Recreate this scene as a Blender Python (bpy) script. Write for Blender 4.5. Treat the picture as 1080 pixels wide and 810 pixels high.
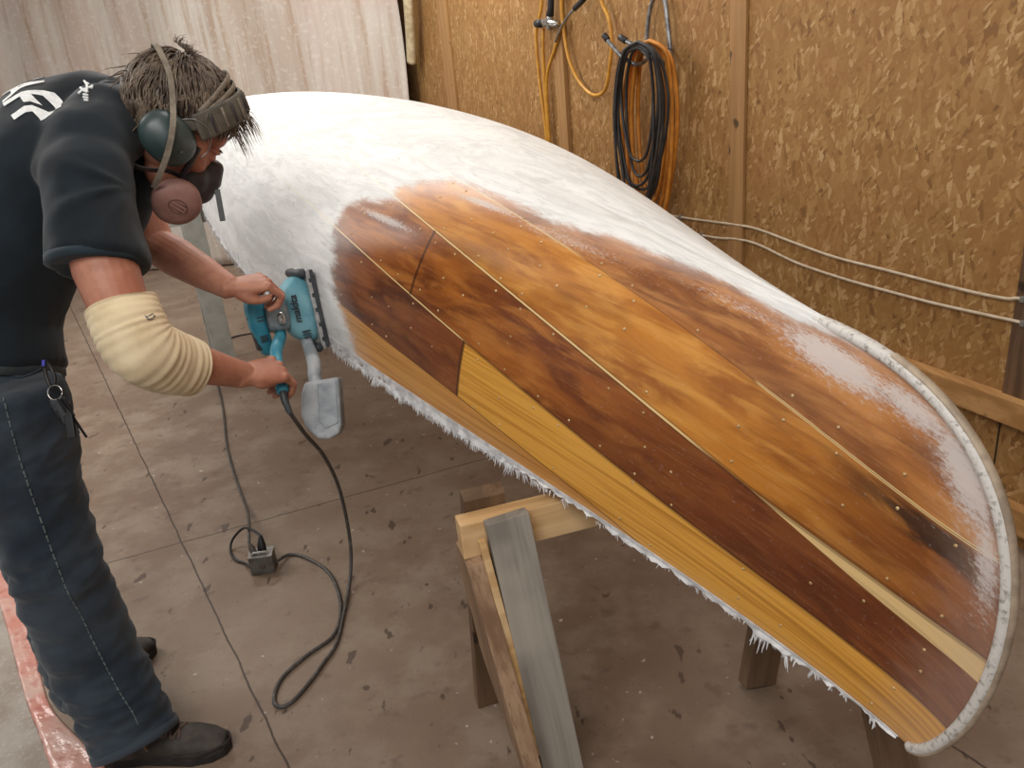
import bpy, bmesh, math, random
import numpy as np
from mathutils import Vector, Matrix, noise
from mathutils.bvhtree import BVHTree
for o in list(bpy.data.objects): bpy.data.objects.remove(o)
scn = bpy.context.scene; COL = scn.collection
random.seed(4); R = math.radians; PI = math.pi

# ------------------------------------------------------------------ camera
SC = 1.06; F = 850.0; CH = 1.3209; PIT = R(22.17); ROL = R(5.6)
fwd = Vector((0, math.cos(PIT), -math.sin(PIT))); r0 = Vector((1,0,0)); u0 = r0.cross(fwd)
cr = math.cos(ROL)*r0 - math.sin(ROL)*u0; cu = math.sin(ROL)*r0 + math.cos(ROL)*u0
cam_o = Vector((0,0,CH*SC))
cd = bpy.data.cameras.new('camera'); cam = bpy.data.objects.new('camera', cd); COL.objects.link(cam)
m = Matrix((cr, cu, -fwd)).transposed().to_4x4(); m.translation = cam_o; cam.matrix_world = m
cd.sensor_width = 36; cd.lens = F/1080*36; cd.clip_start = .02
scn.camera = cam
def ray(x, y): return fwd + cr*((x-540)/F) - cu*((y-405)/F)
def Wd(x, y, z): return cam_o + ray(x, y)*(z*SC)          # survey point from pixel and depth
def Wz(x, y, h): d = ray(x, y); return cam_o + d*((h-cam_o.z)/d.z)

# ------------------------------------------------------------------ light
w = bpy.data.worlds.new('world'); scn.world = w; w.use_nodes = True
w.node_tree.nodes['Background'].inputs[0].default_value = (.97,.98,1.0,1); w.node_tree.nodes['Background'].inputs[1].default_value = .50
def area(name, loc, target, sx, sy, power, col=(1,.975,.94)):
    l = bpy.data.lights.new(name, 'AREA'); l.shape = 'RECTANGLE'; l.size = sx; l.size_y = sy; l.energy = power; l.color = col
    o = bpy.data.objects.new(name, l); COL.objects.link(o); o.location = loc
    o.rotation_euler = (Vector(target)-Vector(loc)).to_track_quat('-Z','Y').to_euler(); return o
area('ceiling_light_over_canoe', (.85, 2.5, 2.95), (.2,2.4,0), .5, 2.4, 38)
area('ceiling_light_back', (-1.2, 4.9, 3.0), (-1.2,4.7,0), 2.4, .5, 78)
area('ceiling_light_front', (-.7, -.5, 2.8), (-.3,1.8,.6), 2.0, .8, 52)
area('fill_light_left', (-3.0, 2.9, 2.7), (-.7,2.3,.7), .8, 2.2, 58)  # added fill to brighten the hull side, no known lamp there
scn.view_settings.view_transform = 'Standard'; scn.view_settings.look = 'None'
scn.view_settings.exposure = 0.0; scn.view_settings.gamma = 1.0; scn.view_settings.use_curve_mapping = False

# ------------------------------------------------------------------ helpers
def lin(c):
    return tuple(((v/255)/12.92 if v/255 <= .04045 else ((v/255+.055)/1.055)**2.4) for v in c)
class NT:
    def __init__(s, name):
        s.m = bpy.data.materials.new(name); s.m.use_nodes = True; s.t = s.m.node_tree; s.n = s.t.nodes
        s.b = s.n['Principled BSDF']; s.co = s.n.new('ShaderNodeTexCoord')
    def new(s, ty, **k):
        o = s.n.new(ty)
        for a, v in k.items(): setattr(o, a, v)
        return o
    def L(s, a, b): s.t.links.new(a, b)
    def setin(s, sock, v):
        if isinstance(v, bpy.types.NodeSocket): s.L(v, sock)
        elif isinstance(v, (tuple, list)) and len(v) == 3 and sock.type == 'RGBA': sock.default_value = (*v, 1)
        elif sock.type == 'RGBA': sock.default_value = (v,v,v,1)
        else: sock.default_value = v
    def mix(s, f, a, b, bt='MIX'):
        o = s.new('ShaderNodeMix', data_type='RGBA', blend_type=bt)
        s.setin(o.inputs[0], f); s.setin(o.inputs[6], a); s.setin(o.inputs[7], b); return o.outputs[2]
    def math(s, op, a, b=0., c=0., clamp=False):
        o = s.new('ShaderNodeMath', operation=op, use_clamp=clamp)
        s.setin(o.inputs[0], a); s.setin(o.inputs[1], b)
        if op in ('MULTIPLY_ADD','SMOOTH_MIN'): s.setin(o.inputs[2], c)
        return o.outputs[0]
    def ramp(s, v, a, b, inv=False):   # smoothstep a..b
        o = s.new('ShaderNodeMapRange', interpolation_type='SMOOTHSTEP')
        s.setin(o.inputs[0], v); o.inputs[1].default_value = a; o.inputs[2].default_value = b
        if inv: o.inputs[3].default_value = 1; o.inputs[4].default_value = 0
        return o.outputs[0]
    def noise(s, scale, vec=None, detail=4, rough=.55, sc=None, dist=0., loc=(0,0,0), rot=(0,0,0)):
        v = vec if vec is not None else s.co.outputs['Object']
        if sc is not None or loc != (0,0,0) or rot != (0,0,0):
            mp = s.new('ShaderNodeMapping'); s.L(v, mp.inputs[0]); mp.inputs[3].default_value = sc or (1,1,1); mp.inputs[1].default_value = loc; mp.inputs[2].default_value = rot; v = mp.outputs[0]
        o = s.new('ShaderNodeTexNoise'); s.L(v, o.inputs['Vector']); o.inputs['Scale'].default_value = scale
        o.inputs['Detail'].default_value = detail; o.inputs['Roughness'].default_value = rough; o.inputs['Distortion'].default_value = dist
        return o.outputs[0]
    def attr(s, name): return s.new('ShaderNodeAttribute', attribute_name=name).outputs['Fac']
    def bump(s, h, st=.3, d=.002):
        o = s.new('ShaderNodeBump'); s.setin(o.inputs['Height'], h); o.inputs['Strength'].default_value = st; o.inputs['Distance'].default_value = d
        s.L(o.outputs[0], s.b.inputs['Normal'])
    def fin(s, col=None, rough=None, metal=None, spec=None):
        if col is not None: s.setin(s.b.inputs['Base Color'], col)
        if rough is not None: s.setin(s.b.inputs['Roughness'], rough)
        if metal is not None: s.setin(s.b.inputs['Metallic'], metal)
        if spec is not None: s.setin(s.b.inputs['Specular IOR Level'], spec)
        return s.m
def simple(name, c, rough=.6, c2=None, scale=20, metal=0., bump=0., spec=.5, sc=None, lo=.35, hi=.65, bscale=None, bd=.002):
    t = NT(name); a = lin(c); b = lin(c2) if c2 else tuple(v*.75 for v in a)
    n = t.noise(scale, sc=sc)
    if bump: t.bump(t.noise(bscale or scale*3, sc=sc), bump, bd)
    return t.fin(t.mix(t.ramp(n, lo, hi), a, b), rough, metal, spec)

def link(name, me, mt=None, parent=None):
    o = bpy.data.objects.new(name, me); COL.objects.link(o)
    if mt and not me.materials: me.materials.append(mt)
    if parent: o.parent = parent; o.matrix_parent_inverse = parent.matrix_world.inverted()
    return o
def thing(name, label, cat, loc=(0,0,0), group=None):
    o = bpy.data.objects.new(name, None); COL.objects.link(o); o.empty_display_size = .05; o.matrix_world = Matrix.Translation(loc)
    o['label'] = label; o['category'] = cat
    if group: o['group'] = group
    return o
def tag(o, label, cat, group=None):
    o['label'] = label; o['category'] = cat
    if group: o['group'] = group
    return o
def struct(o): o['kind'] = 'structure'; return o
class B:
    """mesh collector"""
    def __init__(s): s.v = []; s.f = []
    def add(s, v, f):
        n = len(s.v); s.v += [tuple(p) for p in v]; s.f += [tuple(i+n for i in q) for q in f]; return s
    def box(s, c, ax, ay, az):   # centre + half axis vectors
        c, ax, ay, az = map(Vector, (c, ax, ay, az))
        v = [c+i*ax+j*ay+k*az for i in (-1,1) for j in (-1,1) for k in (-1,1)]
        return s.add(v, [(0,1,3,2),(4,6,7,5),(0,4,5,1),(2,3,7,6),(0,2,6,4),(1,5,7,3)])
    def beam(s, p0, p1, wv, hw, ht):  # bar from p0 to p1; wv = width direction; half width, half thickness
        p0, p1, wv = Vector(p0), Vector(p1), Vector(wv); d = p1-p0; n = d.normalized(); wv = (wv - n*wv.dot(n)).normalized(); t = n.cross(wv)
        return s.box((p0+p1)/2, d/2, wv*hw, t*ht)
    def loft(s, pts, rad, side=None, n=16, cap=True, closed=False, dome=.5, expo=1.):
        """rings along pts. rad: r or (a along side, b across)"""
        pts = [Vector(p) for p in pts]; N = len(pts); rings = []; prev = None
        for i, p in enumerate(pts):
            if closed: t = pts[(i+1)%N]-pts[i-1]
            else: t = pts[min(i+1,N-1)]-pts[max(i-1,0)]
            t.normalize()
            sv = Vector(side) if side is not None else (prev if prev is not None else (Vector((0,0,1)) if abs(t.z) < .9 else Vector((1,0,0))))
            sv = (sv - t*sv.dot(t))
            if sv.length < 1e-5: sv = t.orthogonal()
            sv.normalize(); prev = sv; bv = t.cross(sv)
            a, b_ = rad[i] if isinstance(rad[i], (tuple,list)) else (rad[i], rad[i])
            rings.append((p, t, sv, bv, a, b_))
        rr = []
        if cap and not closed and dome:
            p,t,sv,bv,a,b_ = rings[0]; m_ = min(a,b_)*dome
            rr += [(p-t*m_, t, sv, bv, a*.35, b_*.35), (p-t*m_*.7, t, sv, bv, a*.78, b_*.78)]
        rr += rings
        if cap and not closed and dome:
            p,t,sv,bv,a,b_ = rings[-1]; m_ = min(a,b_)*dome
            rr += [(p+t*m_*.7, t, sv, bv, a*.78, b_*.78), (p+t*m_, t, sv, bv, a*.35, b_*.35)]
        V = []; Fc = []
        for (p,t,sv,bv,a,b_) in rr:
            for k in range(n):
                g = 2*PI*k/n; cc, ss = math.cos(g), math.sin(g)
                if expo != 1: cc = math.copysign(abs(cc)**expo, cc); ss = math.copysign(abs(ss)**expo, ss)
                V.append(p + sv*(a*cc) + bv*(b_*ss))
        M = len(rr)
        for i in range(M if closed else M-1):
            for k in range(n):
                a0 = i*n+k; a1 = i*n+(k+1)%n; b0 = ((i+1)%M)*n+k; b1 = ((i+1)%M)*n+(k+1)%n
                Fc.append((a0,a1,b1,b0))
        if cap and not closed:
            Fc.append(tuple(range(n))[::-1]); Fc.append(tuple((M-1)*n+k for k in range(n)))
        return s.add(V, Fc)
    def tube(s, pts, r, n=8, closed=False): return s.loft(pts, [r]*len(pts), n=n, closed=closed, dome=.3)
    def ell(s, c, ax, ay, az, n=20, mrings=12):
        c, ax, ay, az = map(Vector, (c, ax, ay, az)); V = []; Fc = []
        for i in range(1, mrings):
            th = PI*i/mrings
            for k in range(n):
                ph = 2*PI*k/n; V.append(c + ax*(math.sin(th)*math.cos(ph)) + ay*(math.sin(th)*math.sin(ph)) + az*math.cos(th))
        top = len(V); V.append(c+az); V.append(c-az)
        for i in range(mrings-2):
            for k in range(n): Fc.append((i*n+k, (i+1)*n+k, (i+1)*n+(k+1)%n, i*n+(k+1)%n))
        for k in range(n):
            Fc.append((top, k, (k+1)%n)); Fc.append((top+1, (mrings-2)*n+(k+1)%n, (mrings-2)*n+k))
        return s.add(V, Fc)
    def prism(s, poly, o, ax, ay, az, d):  # polygon (x,y) in frame ax,ay extruded +-d along az
        o, ax, ay, az = map(Vector, (o, ax, ay, az)); n = len(poly)
        V = [o+ax*x+ay*y-az*d for x, y in poly] + [o+ax*x+ay*y+az*d for x, y in poly]
        return s.add(V, [tuple(range(n))[::-1], tuple(range(n,2*n))] + [(i,(i+1)%n,n+(i+1)%n,n+i) for i in range(n)])
    def build(s, name, mt, parent=None, bevel=0., smooth=False, seg=2):
        me = bpy.data.meshes.new(name); me.from_pydata(s.v, [], s.f); me.update()
        bm = bmesh.new(); bm.from_mesh(me); bmesh.ops.recalc_face_normals(bm, faces=bm.faces)
        if bevel: bmesh.ops.bevel(bm, geom=[e for e in bm.edges if len(e.link_faces)==2 and e.calc_face_angle(0) > .6], offset=bevel, segments=seg, affect='EDGES', profile=.6)
        bm.to_mesh(me); bm.free()
        if smooth: me.shade_smooth()
        return link(name, me, mt, parent)
def spline(pts, k=8):
    pts = [Vector(p) for p in pts]; out = []
    for i in range(len(pts)-1):
        p0 = pts[max(i-1,0)]; p1 = pts[i]; p2 = pts[i+1]; p3 = pts[min(i+2,len(pts)-1)]
        for j in range(k):
            t = j/k; out.append(.5*((2*p1)+(p2-p0)*t+(2*p0-5*p1+4*p2-p3)*t*t+(-p0+3*p1-3*p2+p3)*t**3))
    out.append(pts[-1]); return out
def blob(name, b, voxel, mt, parent=None, smooth=4, disp=None, fac=.5):
    """fuse the collected closed shapes into one continuous skin"""
    me = bpy.data.meshes.new(name); me.from_pydata(b.v, [], b.f); me.update()
    bm = bmesh.new(); bm.from_mesh(me); bmesh.ops.recalc_face_normals(bm, faces=bm.faces); bm.to_mesh(me); bm.free()
    o = bpy.data.objects.new(name+'_tmp', me); COL.objects.link(o)
    md = o.modifiers.new('r', 'REMESH'); md.mode = 'VOXEL'; md.voxel_size = voxel; md.adaptivity = 0
    sm = o.modifiers.new('s', 'SMOOTH'); sm.iterations = smooth; sm.factor = fac
    dg = bpy.context.evaluated_depsgraph_get(); me2 = bpy.data.meshes.new_from_object(o.evaluated_get(dg))
    bpy.data.objects.remove(o); me2.name = name
    if disp:
        n = len(me2.vertices); co = [v.co.copy() for v in me2.vertices]; no = [v.normal.copy() for v in me2.vertices]
        for i in range(n): me2.vertices[i].co = co[i] + no[i]*disp(co[i])
        me2.update()
    me2.materials.clear(); me2.shade_smooth()
    return link(name, me2, mt, parent)

# ------------------------------------------------------------------ survey frame of the OSB wall
AZ = R(-21.3); wdir = Vector((math.sin(AZ), math.cos(AZ), 0)); wn = Vector((math.cos(AZ), -math.sin(AZ), 0)); WD = 1.95
UP = Vector((0,0,1))
def WP(s, d, z): return wn*(WD-d) + wdir*s + UP*z        # s along wall, d out from wall, z height
def PW(x, y, d=0.):                                        # survey: sight line meets plane d off the wall
    q = ray(x, y); return cam_o + q*(((WD-d)-cam_o.dot(wn))/q.dot(wn))
def SZ(x, y, d=0.): P = PW(x, y, d); return P.dot(wdir), P.z

def mat_floor():
    t = NT('stained_concrete'); co = t.co.outputs['Object']
    n1 = t.noise(.9, co, 5, .6); n2 = t.noise(5, co, 6, .65); n3 = t.noise(60, co, 5, .7); n4 = t.noise(14, co, 3, .5, loc=(3,1,0))
    c = t.mix(t.ramp(n1,.35,.65), lin((138,119,102)), lin((118,98,83)))
    c = t.mix(t.math('MULTIPLY', t.ramp(n2,.42,.66), .6), c, lin((154,139,122)))
    c = t.mix(t.math('MULTIPLY', t.ramp(n4,.60,.72), .45), c, lin((96,78,68)))
    c = t.mix(t.math('MULTIPLY', t.ramp(n3,.60,.72), .6), c, lin((84,66,57)))
    n5 = t.noise(38, co, 2, .5, loc=(7,2,0)); c = t.mix(t.math('MULTIPLY', t.ramp(n5,.71,.77), .7), c, lin((208,200,188)))
    n6 = t.noise(22, co, 3, .5, sc=(1,.5,1), loc=(17,2,0)); c = t.mix(t.math('MULTIPLY', t.ramp(n6,.66,.70), .75), c, lin((74,58,50)))
    # saw cuts: lines in the slab
    sep = t.new('ShaderNodeSeparateXYZ'); t.L(co, sep.inputs[0])
    wob = t.math('MULTIPLY', t.math('SUBTRACT', t.noise(9, co, 3), .5), .012)
    def line(P, az, wdt):
        nx, ny = math.cos(az), -math.sin(az)
        d = t.math('ADD', t.math('MULTIPLY', sep.outputs[0], nx), t.math('MULTIPLY', sep.outputs[1], ny))
        d = t.math('ABSOLUTE', t.math('ADD', t.math('SUBTRACT', d, P[0]*nx+P[1]*ny), wob))
        return t.ramp(d, wdt*.5, wdt*1.3, True)
    a = Wz(200,589,0); b = Wz(281,760,0); c1 = Wz(500,487,0); c2 = Wz(120,592,0); e1 = Wz(997,782,0)
    az1 = math.atan2(a.x-b.x, a.y-b.y); az2 = math.atan2(c1.x-c2.x, c1.y-c2.y)
    j = t.math('MAXIMUM', t.math('MAXIMUM', line(a, az1, .0028), line(c1, az2, .0028)), line(e1, az1, .0032))
    c = t.mix(t.math('MULTIPLY', j, .8), c, lin((44,34,30)))
    t.bump(t.math('SUBTRACT', t.math('ADD', n3, n2), t.math('MULTIPLY', j, 2)), .25, .002)
    return t.fin(c, t.math('ADD', t.math('MULTIPLY', n2, .3), .38), spec=.35)
def mat_osb():
    t = NT('osb_sheathing')
    mp = t.new('ShaderNodeMapping'); t.L(t.co.outputs['Object'], mp.inputs[0]); mp.inputs[2].default_value = (0, 0, AZ)   # face in (y,z)
    base = mp.outputs[0]
    sp = t.new('ShaderNodeSeparateXYZ'); t.L(base, sp.inputs[0])
    uv = t.new('ShaderNodeCombineXYZ'); t.L(sp.outputs[1], uv.inputs[0]); t.L(sp.outputs[2], uv.inputs[1]); base = uv.outputs[0]
    col = None; hgt = None
    def layer(ang, scl, offs, fl):
        m0 = t.new('ShaderNodeMapping'); t.L(base, m0.inputs[0]); m0.inputs[2].default_value = (0,0,ang); m1 = t.new('ShaderNodeMapping'); t.L(m0.outputs[0], m1.inputs[0]); m1.inputs[1].default_value = offs; m1.inputs[3].default_value = (scl*.40, scl, 1)
        nz = t.new('ShaderNodeTexNoise'); t.L(m1.outputs[0], nz.inputs[0]); nz.inputs['Scale'].default_value = .9; nz.inputs['Detail'].default_value = 2
        ad = t.new('ShaderNodeMixRGB'); ad.blend_type = 'ADD'; ad.inputs[0].default_value = fl; t.L(m1.outputs[0], ad.inputs[1]); t.L(nz.outputs[1], ad.inputs[2])
        v = t.new('ShaderNodeTexVoronoi'); v.inputs['Scale'].default_value = 1; t.L(ad.outputs[0], v.inputs['Vector']); v.voronoi_dimensions = '2D'
        s2 = t.new('ShaderNodeSeparateColor'); t.L(v.outputs['Color'], s2.inputs[0])
        return s2.outputs[0], s2.outputs[1], s2.outputs[2], v.outputs['Distance']
    A = layer(1.25, 66, (0,0,0), 1.3); Bq = layer(1.95, 78, (5,3,0), 1.3); C_ = layer(1.55, 56, (9,4,0), 1.3); D_ = layer(.75, 120, (2,8,0), .9)
    sel = t.ramp(Bq[1], .45, .5); sel2 = t.ramp(C_[1], .58, .62); sel3 = t.ramp(D_[1], .70, .73)
    v = t.mix(sel, A[0], Bq[0]); v = t.mix(sel2, v, C_[0]); v = t.mix(sel3, v, D_[0])
    cr_ = t.new('ShaderNodeValToRGB'); t.L(v, cr_.inputs[0]); e = cr_.color_ramp.elements
    e[0].position = 0; e[0].color = (*lin((122,86,48)),1); e[1].position = 1; e[1].color = (*lin((188,154,108)),1)
    for p_, c_ in ((.12,(144,104,58)),(.5,(150,112,65)),(.85,(164,126,77))):
        q = e.new(p_); q.color = (*lin(c_),1)
    c = cr_.outputs[0]
    fine = t.noise(160, base, 4, .6, sc=(.4,1,1)); c = t.mix(t.math('MULTIPLY', t.ramp(fine,.45,.7), .3), c, lin((140,98,55)))
    big = t.noise(3.5, base, 4); c = t.mix(t.math('MULTIPLY', t.ramp(big,.42,.68), .35), c, lin((146,100,56)))
    dk = t.noise(22, base, 3, .5, loc=(4,4,0)); c = t.mix(t.math('MULTIPLY', t.ramp(dk,.67,.74), .6), c, lin((86,56,30)))
    t.bump(v, .25, .002)
    return t.fin(c, .6, spec=.3)
def wood(name, c1, c2, c3=None, axis='X', sc=1., rough=.6, ringy=.5, knots=True, spec=.35):
    """sawn lumber: grain runs along the given object axis"""
    t = NT(name); k = {'X':(.07,1,1),'Y':(1,.07,1),'Z':(1,1,.07)}[axis]
    g = t.noise(26*sc, sc=k, detail=5, dist=.6); g2 = t.noise(150*sc, sc=tuple(q if q == 1 else .03 for q in k), detail=3); b_ = t.noise(4*sc, detail=3)
    c = t.mix(t.ramp(g,.38,.64), lin(c1), lin(c2)); c = t.mix(t.math('MULTIPLY', t.ramp(g2,.5,.7), ringy), c, lin(c2))
    if c3: c = t.mix(t.math('MULTIPLY', t.ramp(b_,.48,.66), .7), c, lin(c3))
    if knots:
        kn = t.noise(13*sc, detail=1, loc=(3,7,1)); c = t.mix(t.math('MULTIPLY', t.ramp(kn,.70,.75), .8), c, lin(tuple(v*.35 for v in c2)))
    t.bump(t.math('ADD', g, g2), .25, .0015)
    return t.fin(c, rough, spec=spec)
M = {}
M['floor'] = mat_floor(); M['osb'] = mat_osb()
M['pine'] = wood('new_pine', (214,176,126), (188,146,96), (226,196,152), 'Z')
M['batten'] = wood('pine_batten', (166,126,80), (146,108,66), None, 'Z', .8)
M['board'] = wood('pine_board', (186,142,90), (160,116,68), None, 'Y', .8)
M['stud'] = wood('weathered_stud', (112,84,60), (84,62,44), None, 'Z')
M['greywood'] = wood('weathered_grey_wood', (158,152,142), (128,122,114), (172,164,152), 'Z', knots=False)
M['endpine'] = wood('sawhorse_pine', (210,172,118), (180,138,88), (222,196,156), 'X')
M['brownply'] = wood('brown_rough_wood', (170,140,112), (120,92,70), (146,116,90), 'Z', .8, ringy=.7)
M['darkwood'] = wood('old_brown_wood', (120,96,74), (92,72,54), None, 'Z')
def mat_curtain():
    t = NT('dusty_plastic_sheet'); co = t.co.outputs['Object']
    v = t.noise(5, co, 5, .6, sc=(1,1,.07)); v2 = t.noise(22, co, 4, .6, sc=(1,1,.06)); n = t.noise(30, co, 4); h = t.noise(1.5, co, 3)
    c = t.mix(t.ramp(v,.35,.65), lin((208,202,192)), lin((184,168,154)))
    c = t.mix(t.math('MULTIPLY', t.ramp(h,.4,.65), .5), c, lin((200,176,168)))
    c = t.mix(t.math('MULTIPLY', t.ramp(v2,.54,.68), .5), c, lin((164,136,108)))
    c = t.mix(t.math('MULTIPLY', t.ramp(n,.52,.7), .35), c, lin((224,219,212)))
    t.bump(t.math('ADD', v2, n), .3, .004)
    return t.fin(c, .6, spec=.3)
M['curtain'] = mat_curtain()
M['canvas'] = simple('cream_canvas', (204,188,154), .8, (176,158,124), 30, bump=.3)

# ------------------------------------------------------------------ room
b = B(); b.add([(-6,-3,0),(6,-3,0),(6,12,0),(-6,12,0)], [(0,1,2,3)]); struct(b.build('floor', M['floor']))
b = B(); P = [WP(-3.,0,0), WP(10.2,0,0), WP(10.2,0,3.2), WP(-3.,0,3.2)]; Q = [p+wn*.02 for p in P]
b.add(P+Q, [(0,1,2,3),(7,6,5,4),(0,4,5,1),(1,5,6,2),(2,6,7,3),(3,7,4,0)]); struct(b.build('wall_right', M['osb']))
b = B(); P = [WP(10.0,-.0,0), WP(10.0,9,0), WP(10.0,9,3.2), WP(10.0,-.0,3.2)]; Q = [p+wdir*.03 for p in P]
b.add(P+Q, [(0,1,2,3),(7,6,5,4),(0,4,5,1),(1,5,6,2),(2,6,7,3),(3,7,4,0)])
struct(b.build('wall_back', simple('grey_wallboard', (190,182,170), .8, (176,168,156), 3)))
def wallbox(s0, s1, z0, z1, d0, d1): return (WP((s0+s1)/2,(d0+d1)/2,(z0+z1)/2), wdir*((s1-s0)/2), wn*((d1-d0)/2), UP*((z1-z0)/2))
def trim(n, *a, mt='batten', bev=.002):
    o = B(); o.box(*wallbox(*a)); return struct(o.build(f'trim_{n}', M[mt], bevel=bev))
# vertical battens over the joints of the sheets, then the boards nailed across
s1, _ = SZ(788,130); s2, _ = SZ(599,80); s3, _ = SZ(476,50); s4, _ = SZ(1071,338)
trim(1, s1, s1+.085, 0, 3.2, 0.001, .014)
trim(2, s2-.0, s2+.10, 0, 3.2, 0.001, .022)
trim(3, s3-.02, s3+.16, 0, 3.2, 0.001, .014)
trim(4, s4-.13, s4, .435, 3.2, 0.001, .012, mt='stud')
trim(5, -2, 2.42, .365, .437, .001, .04, mt='board')
trim(6, -2, 2.42, .06, .135, .001, .04, mt='board')
b = B(); b.box(*wallbox(s4-.004, s4, .137, .363, .0005, .002)); struct(b.build('trim_7', simple('dark_gap', (40,26,16), .9)))
# ceiling above the view
b = B(); b.add([(-6,-3,3.2),(6,-3,3.2),(6,12,3.2),(-6,12,3.2)], [(0,3,2,1)]); struct(b.build('ceiling', simple('ceiling_board', (200,195,186), .9, (190,184,174), 3)))

# hanging plastic sheet across the back of the shop
def curtain():
    s0 = SZ(424,50,.12)[0]; nx = 260; nz = 40; W_ = 5.2; V = []; Fc = []
    for i in range(nx+1):
        q = i/nx*W_
        for k in range(nz+1):
            z = .012 + 3.1*k/nz
            a = .5*q+.022*math.sin(q*7.5+.5*math.sin(q*2.3)+.15*z)+.008*math.sin(q*19+z*.5) + .02*noise.noise(Vector((q*2,z*.6,3)))
            V.append(WP(s0+a, .12+q+.02*math.sin(z*3+q), z))
    for i in range(nx):
        for k in range(nz): Fc.append((i*(nz+1)+k,(i+1)*(nz+1)+k,(i+1)*(nz+1)+k+1,i*(nz+1)+k+1))
    b = B(); b.add(V, Fc); t = thing('plastic_curtain', 'large dusty off-white plastic sheet hanging across the back of the workshop', 'curtain', WP(s0,2.5,0))
    o = b.build('sheet', M['curtain'], t, smooth=True); o.modifiers.new('s','SOLIDIFY').thickness = .002
    # curled cream edge hanging in front of the OSB
    path = [PW(430,-60,.10), PW(429,-20,.10), PW(431,10,.10), PW(433,40,.09), PW(434,66,.09)]
    b = B(); b.loft(spline(path,6), [(.055,.03)]*25, side=wdir, n=14, expo=.8, dome=.05); o = b.build('curled_edge', M['canvas'], t, smooth=True); o['label'] = 'cream canvas edge, curled forward'
curtain()

# ------------------------------------------------------------------ canoe, upside down on its sawhorses
HP = dict(L=4.7292*SC, b=1.0095*SC, dep=.40505*SC, H=.80592*SC, sheer=.24407*SC, ps=3.33541, rock=.11892*SC, pr=2.52987, m0=1.34163, m1=3.48935,
          pm=.61106, pB=2.50686, qB=1.23473, ov=.39244*SC, po=3.16746, tum=.18049*SC, tilt=.04683, hd=R(23.24537), cx=-.54648*SC, cy=3.1415*SC)
def hull(U, T, side):      # U 0 gunwale..1 keel, T 0 near bow..1 far bow
    p = HP; U = np.asarray(U, float); T = np.asarray(T, float)
    a = np.abs(2*T-1); Bh = p['b']/2*(1-a**p['pB'])**p['qB']
    zg = p['H']-p['sheer']*a**p['ps']; zk = p['H']+p['dep']-p['rock']*a**p['pr']
    mm = p['m0']+(p['m1']-p['m0'])*np.clip(1-a,0,1)**p['pm']
    cu_ = np.clip(np.cos(PI*U/2),0,1); f = cu_**(2/mm); g = np.sin(PI*U/2)**(2/mm)
    z = zg+(zk-zg)*g
    xe = p['L']/2 + p['ov']*(1-U**p['po']) - p['tum']*(1-U)**2
    x = -xe+2*xe*T; y = Bh*f*side; z = z+p['tilt']*x
    c, s_ = math.cos(p['hd']), math.sin(p['hd'])
    return np.stack([p['cx']-x*s_-y*c, p['cy']+x*c-y*s_, z], -1)
def HV(u, t, side=1): return Vector(hull(u, t, side).tolist())
def HN(u, t, side=1):
    a = HV(min(u+.004,1),t,side)-HV(max(u-.004,0),t,side); b_ = HV(u,t+.002,side)-HV(u,max(t-.002,0),side); n = a.cross(b_).normalized()
    c = Vector(hull(.3,.5,0).tolist()); c.z -= .3
    ctr = HV(0,t,1)*.5+HV(0,t,-1)*.5; 
    return n if n.dot(HV(u,t,side)-ctr) > 0 else -n
S1 = [(0.27,.145),(0.2448,0.1325),(0.2245,0.1188),(0.2032,0.1062),(0.1811,0.0938),(0.1625,0.0825),(0.1452,0.0688),(0.1244,0.0513),(0.1079,0.0387),(0.0903,0.022),(.07,0),(0,-.08)]
S2 = [(.42,.52),(.33,.47),(0.2616,0.4037),(0.22,0.345),(0.1939,0.3038),(0.1759,0.2712),(0.1615,0.24),(0.1272,0.2038),(0.1075,0.185),(0.0985,0.178),(0.0643,0.1478),(0.0421,0.1375),(0.0261,0.143),(0.0117,0.155),(0.0,0.16)]
S3 = [(.42,.82),(.33,.76),(0.2701, 0.6813),(0.2303, 0.6238),(0.187, 0.545),(0.1555, 0.4825),(0.1389, 0.4512),(0.1195, 0.4037),(0.1002, 0.3738),(0.0851, 0.3488),(0.072, 0.3312),(0.0573, 0.3113),(0.0285,.2955),(0,.322)]
S3U = (S3, .5); S3L = (S3, -.5)
S4 = [(.42,.95),(.3,.90),(0.2188,0.8363),(0.188,0.7863),(0.1646,0.7512),(0.1476,0.7263),(0.1195,0.6813),(0.1067,0.6512),(0.0855,0.60),(0.0698,0.5637),(0.0598,0.542),(0.0481,0.5215),(0.0339,0.5085),(0.0198,0.5062),(0.0,0.52)]
WPOLY = [(0.2274,-.05),(0.2274,0.0),(0.232,0.0387),(0.239,0.1062),(0.2484,0.16),(0.2508,0.2762),(0.2585,0.4113),(0.2585,0.5),(0.246,0.5613),(0.228,0.61),(0.2331,0.6663),(0.2183,0.7388),(0.2027,0.7975),(0.187,0.8),(0.163,0.7938),(0.1375,0.7675),(0.1132,0.8037),(0.0965,0.81),(0.0812,0.8187),(0.0683,0.8313),(0.0577,0.8213),(0.0477,0.7963),(0.0385,0.7913),(0.0246,0.8163),(0.0132,0.8213),(0.0055,0.7925),(0.0040,0.7025),(0.0028,0.6388),(0.0020,0.5887),(0.0016,0.5575),(0.0010,0.505),(0.0006,0.4475),(0.0004,0.3887),(0.0002,0.3212),(0.0002,0.26),(0.0004,0.18),(0.0008,0.1225),(.001,-.05)]
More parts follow.
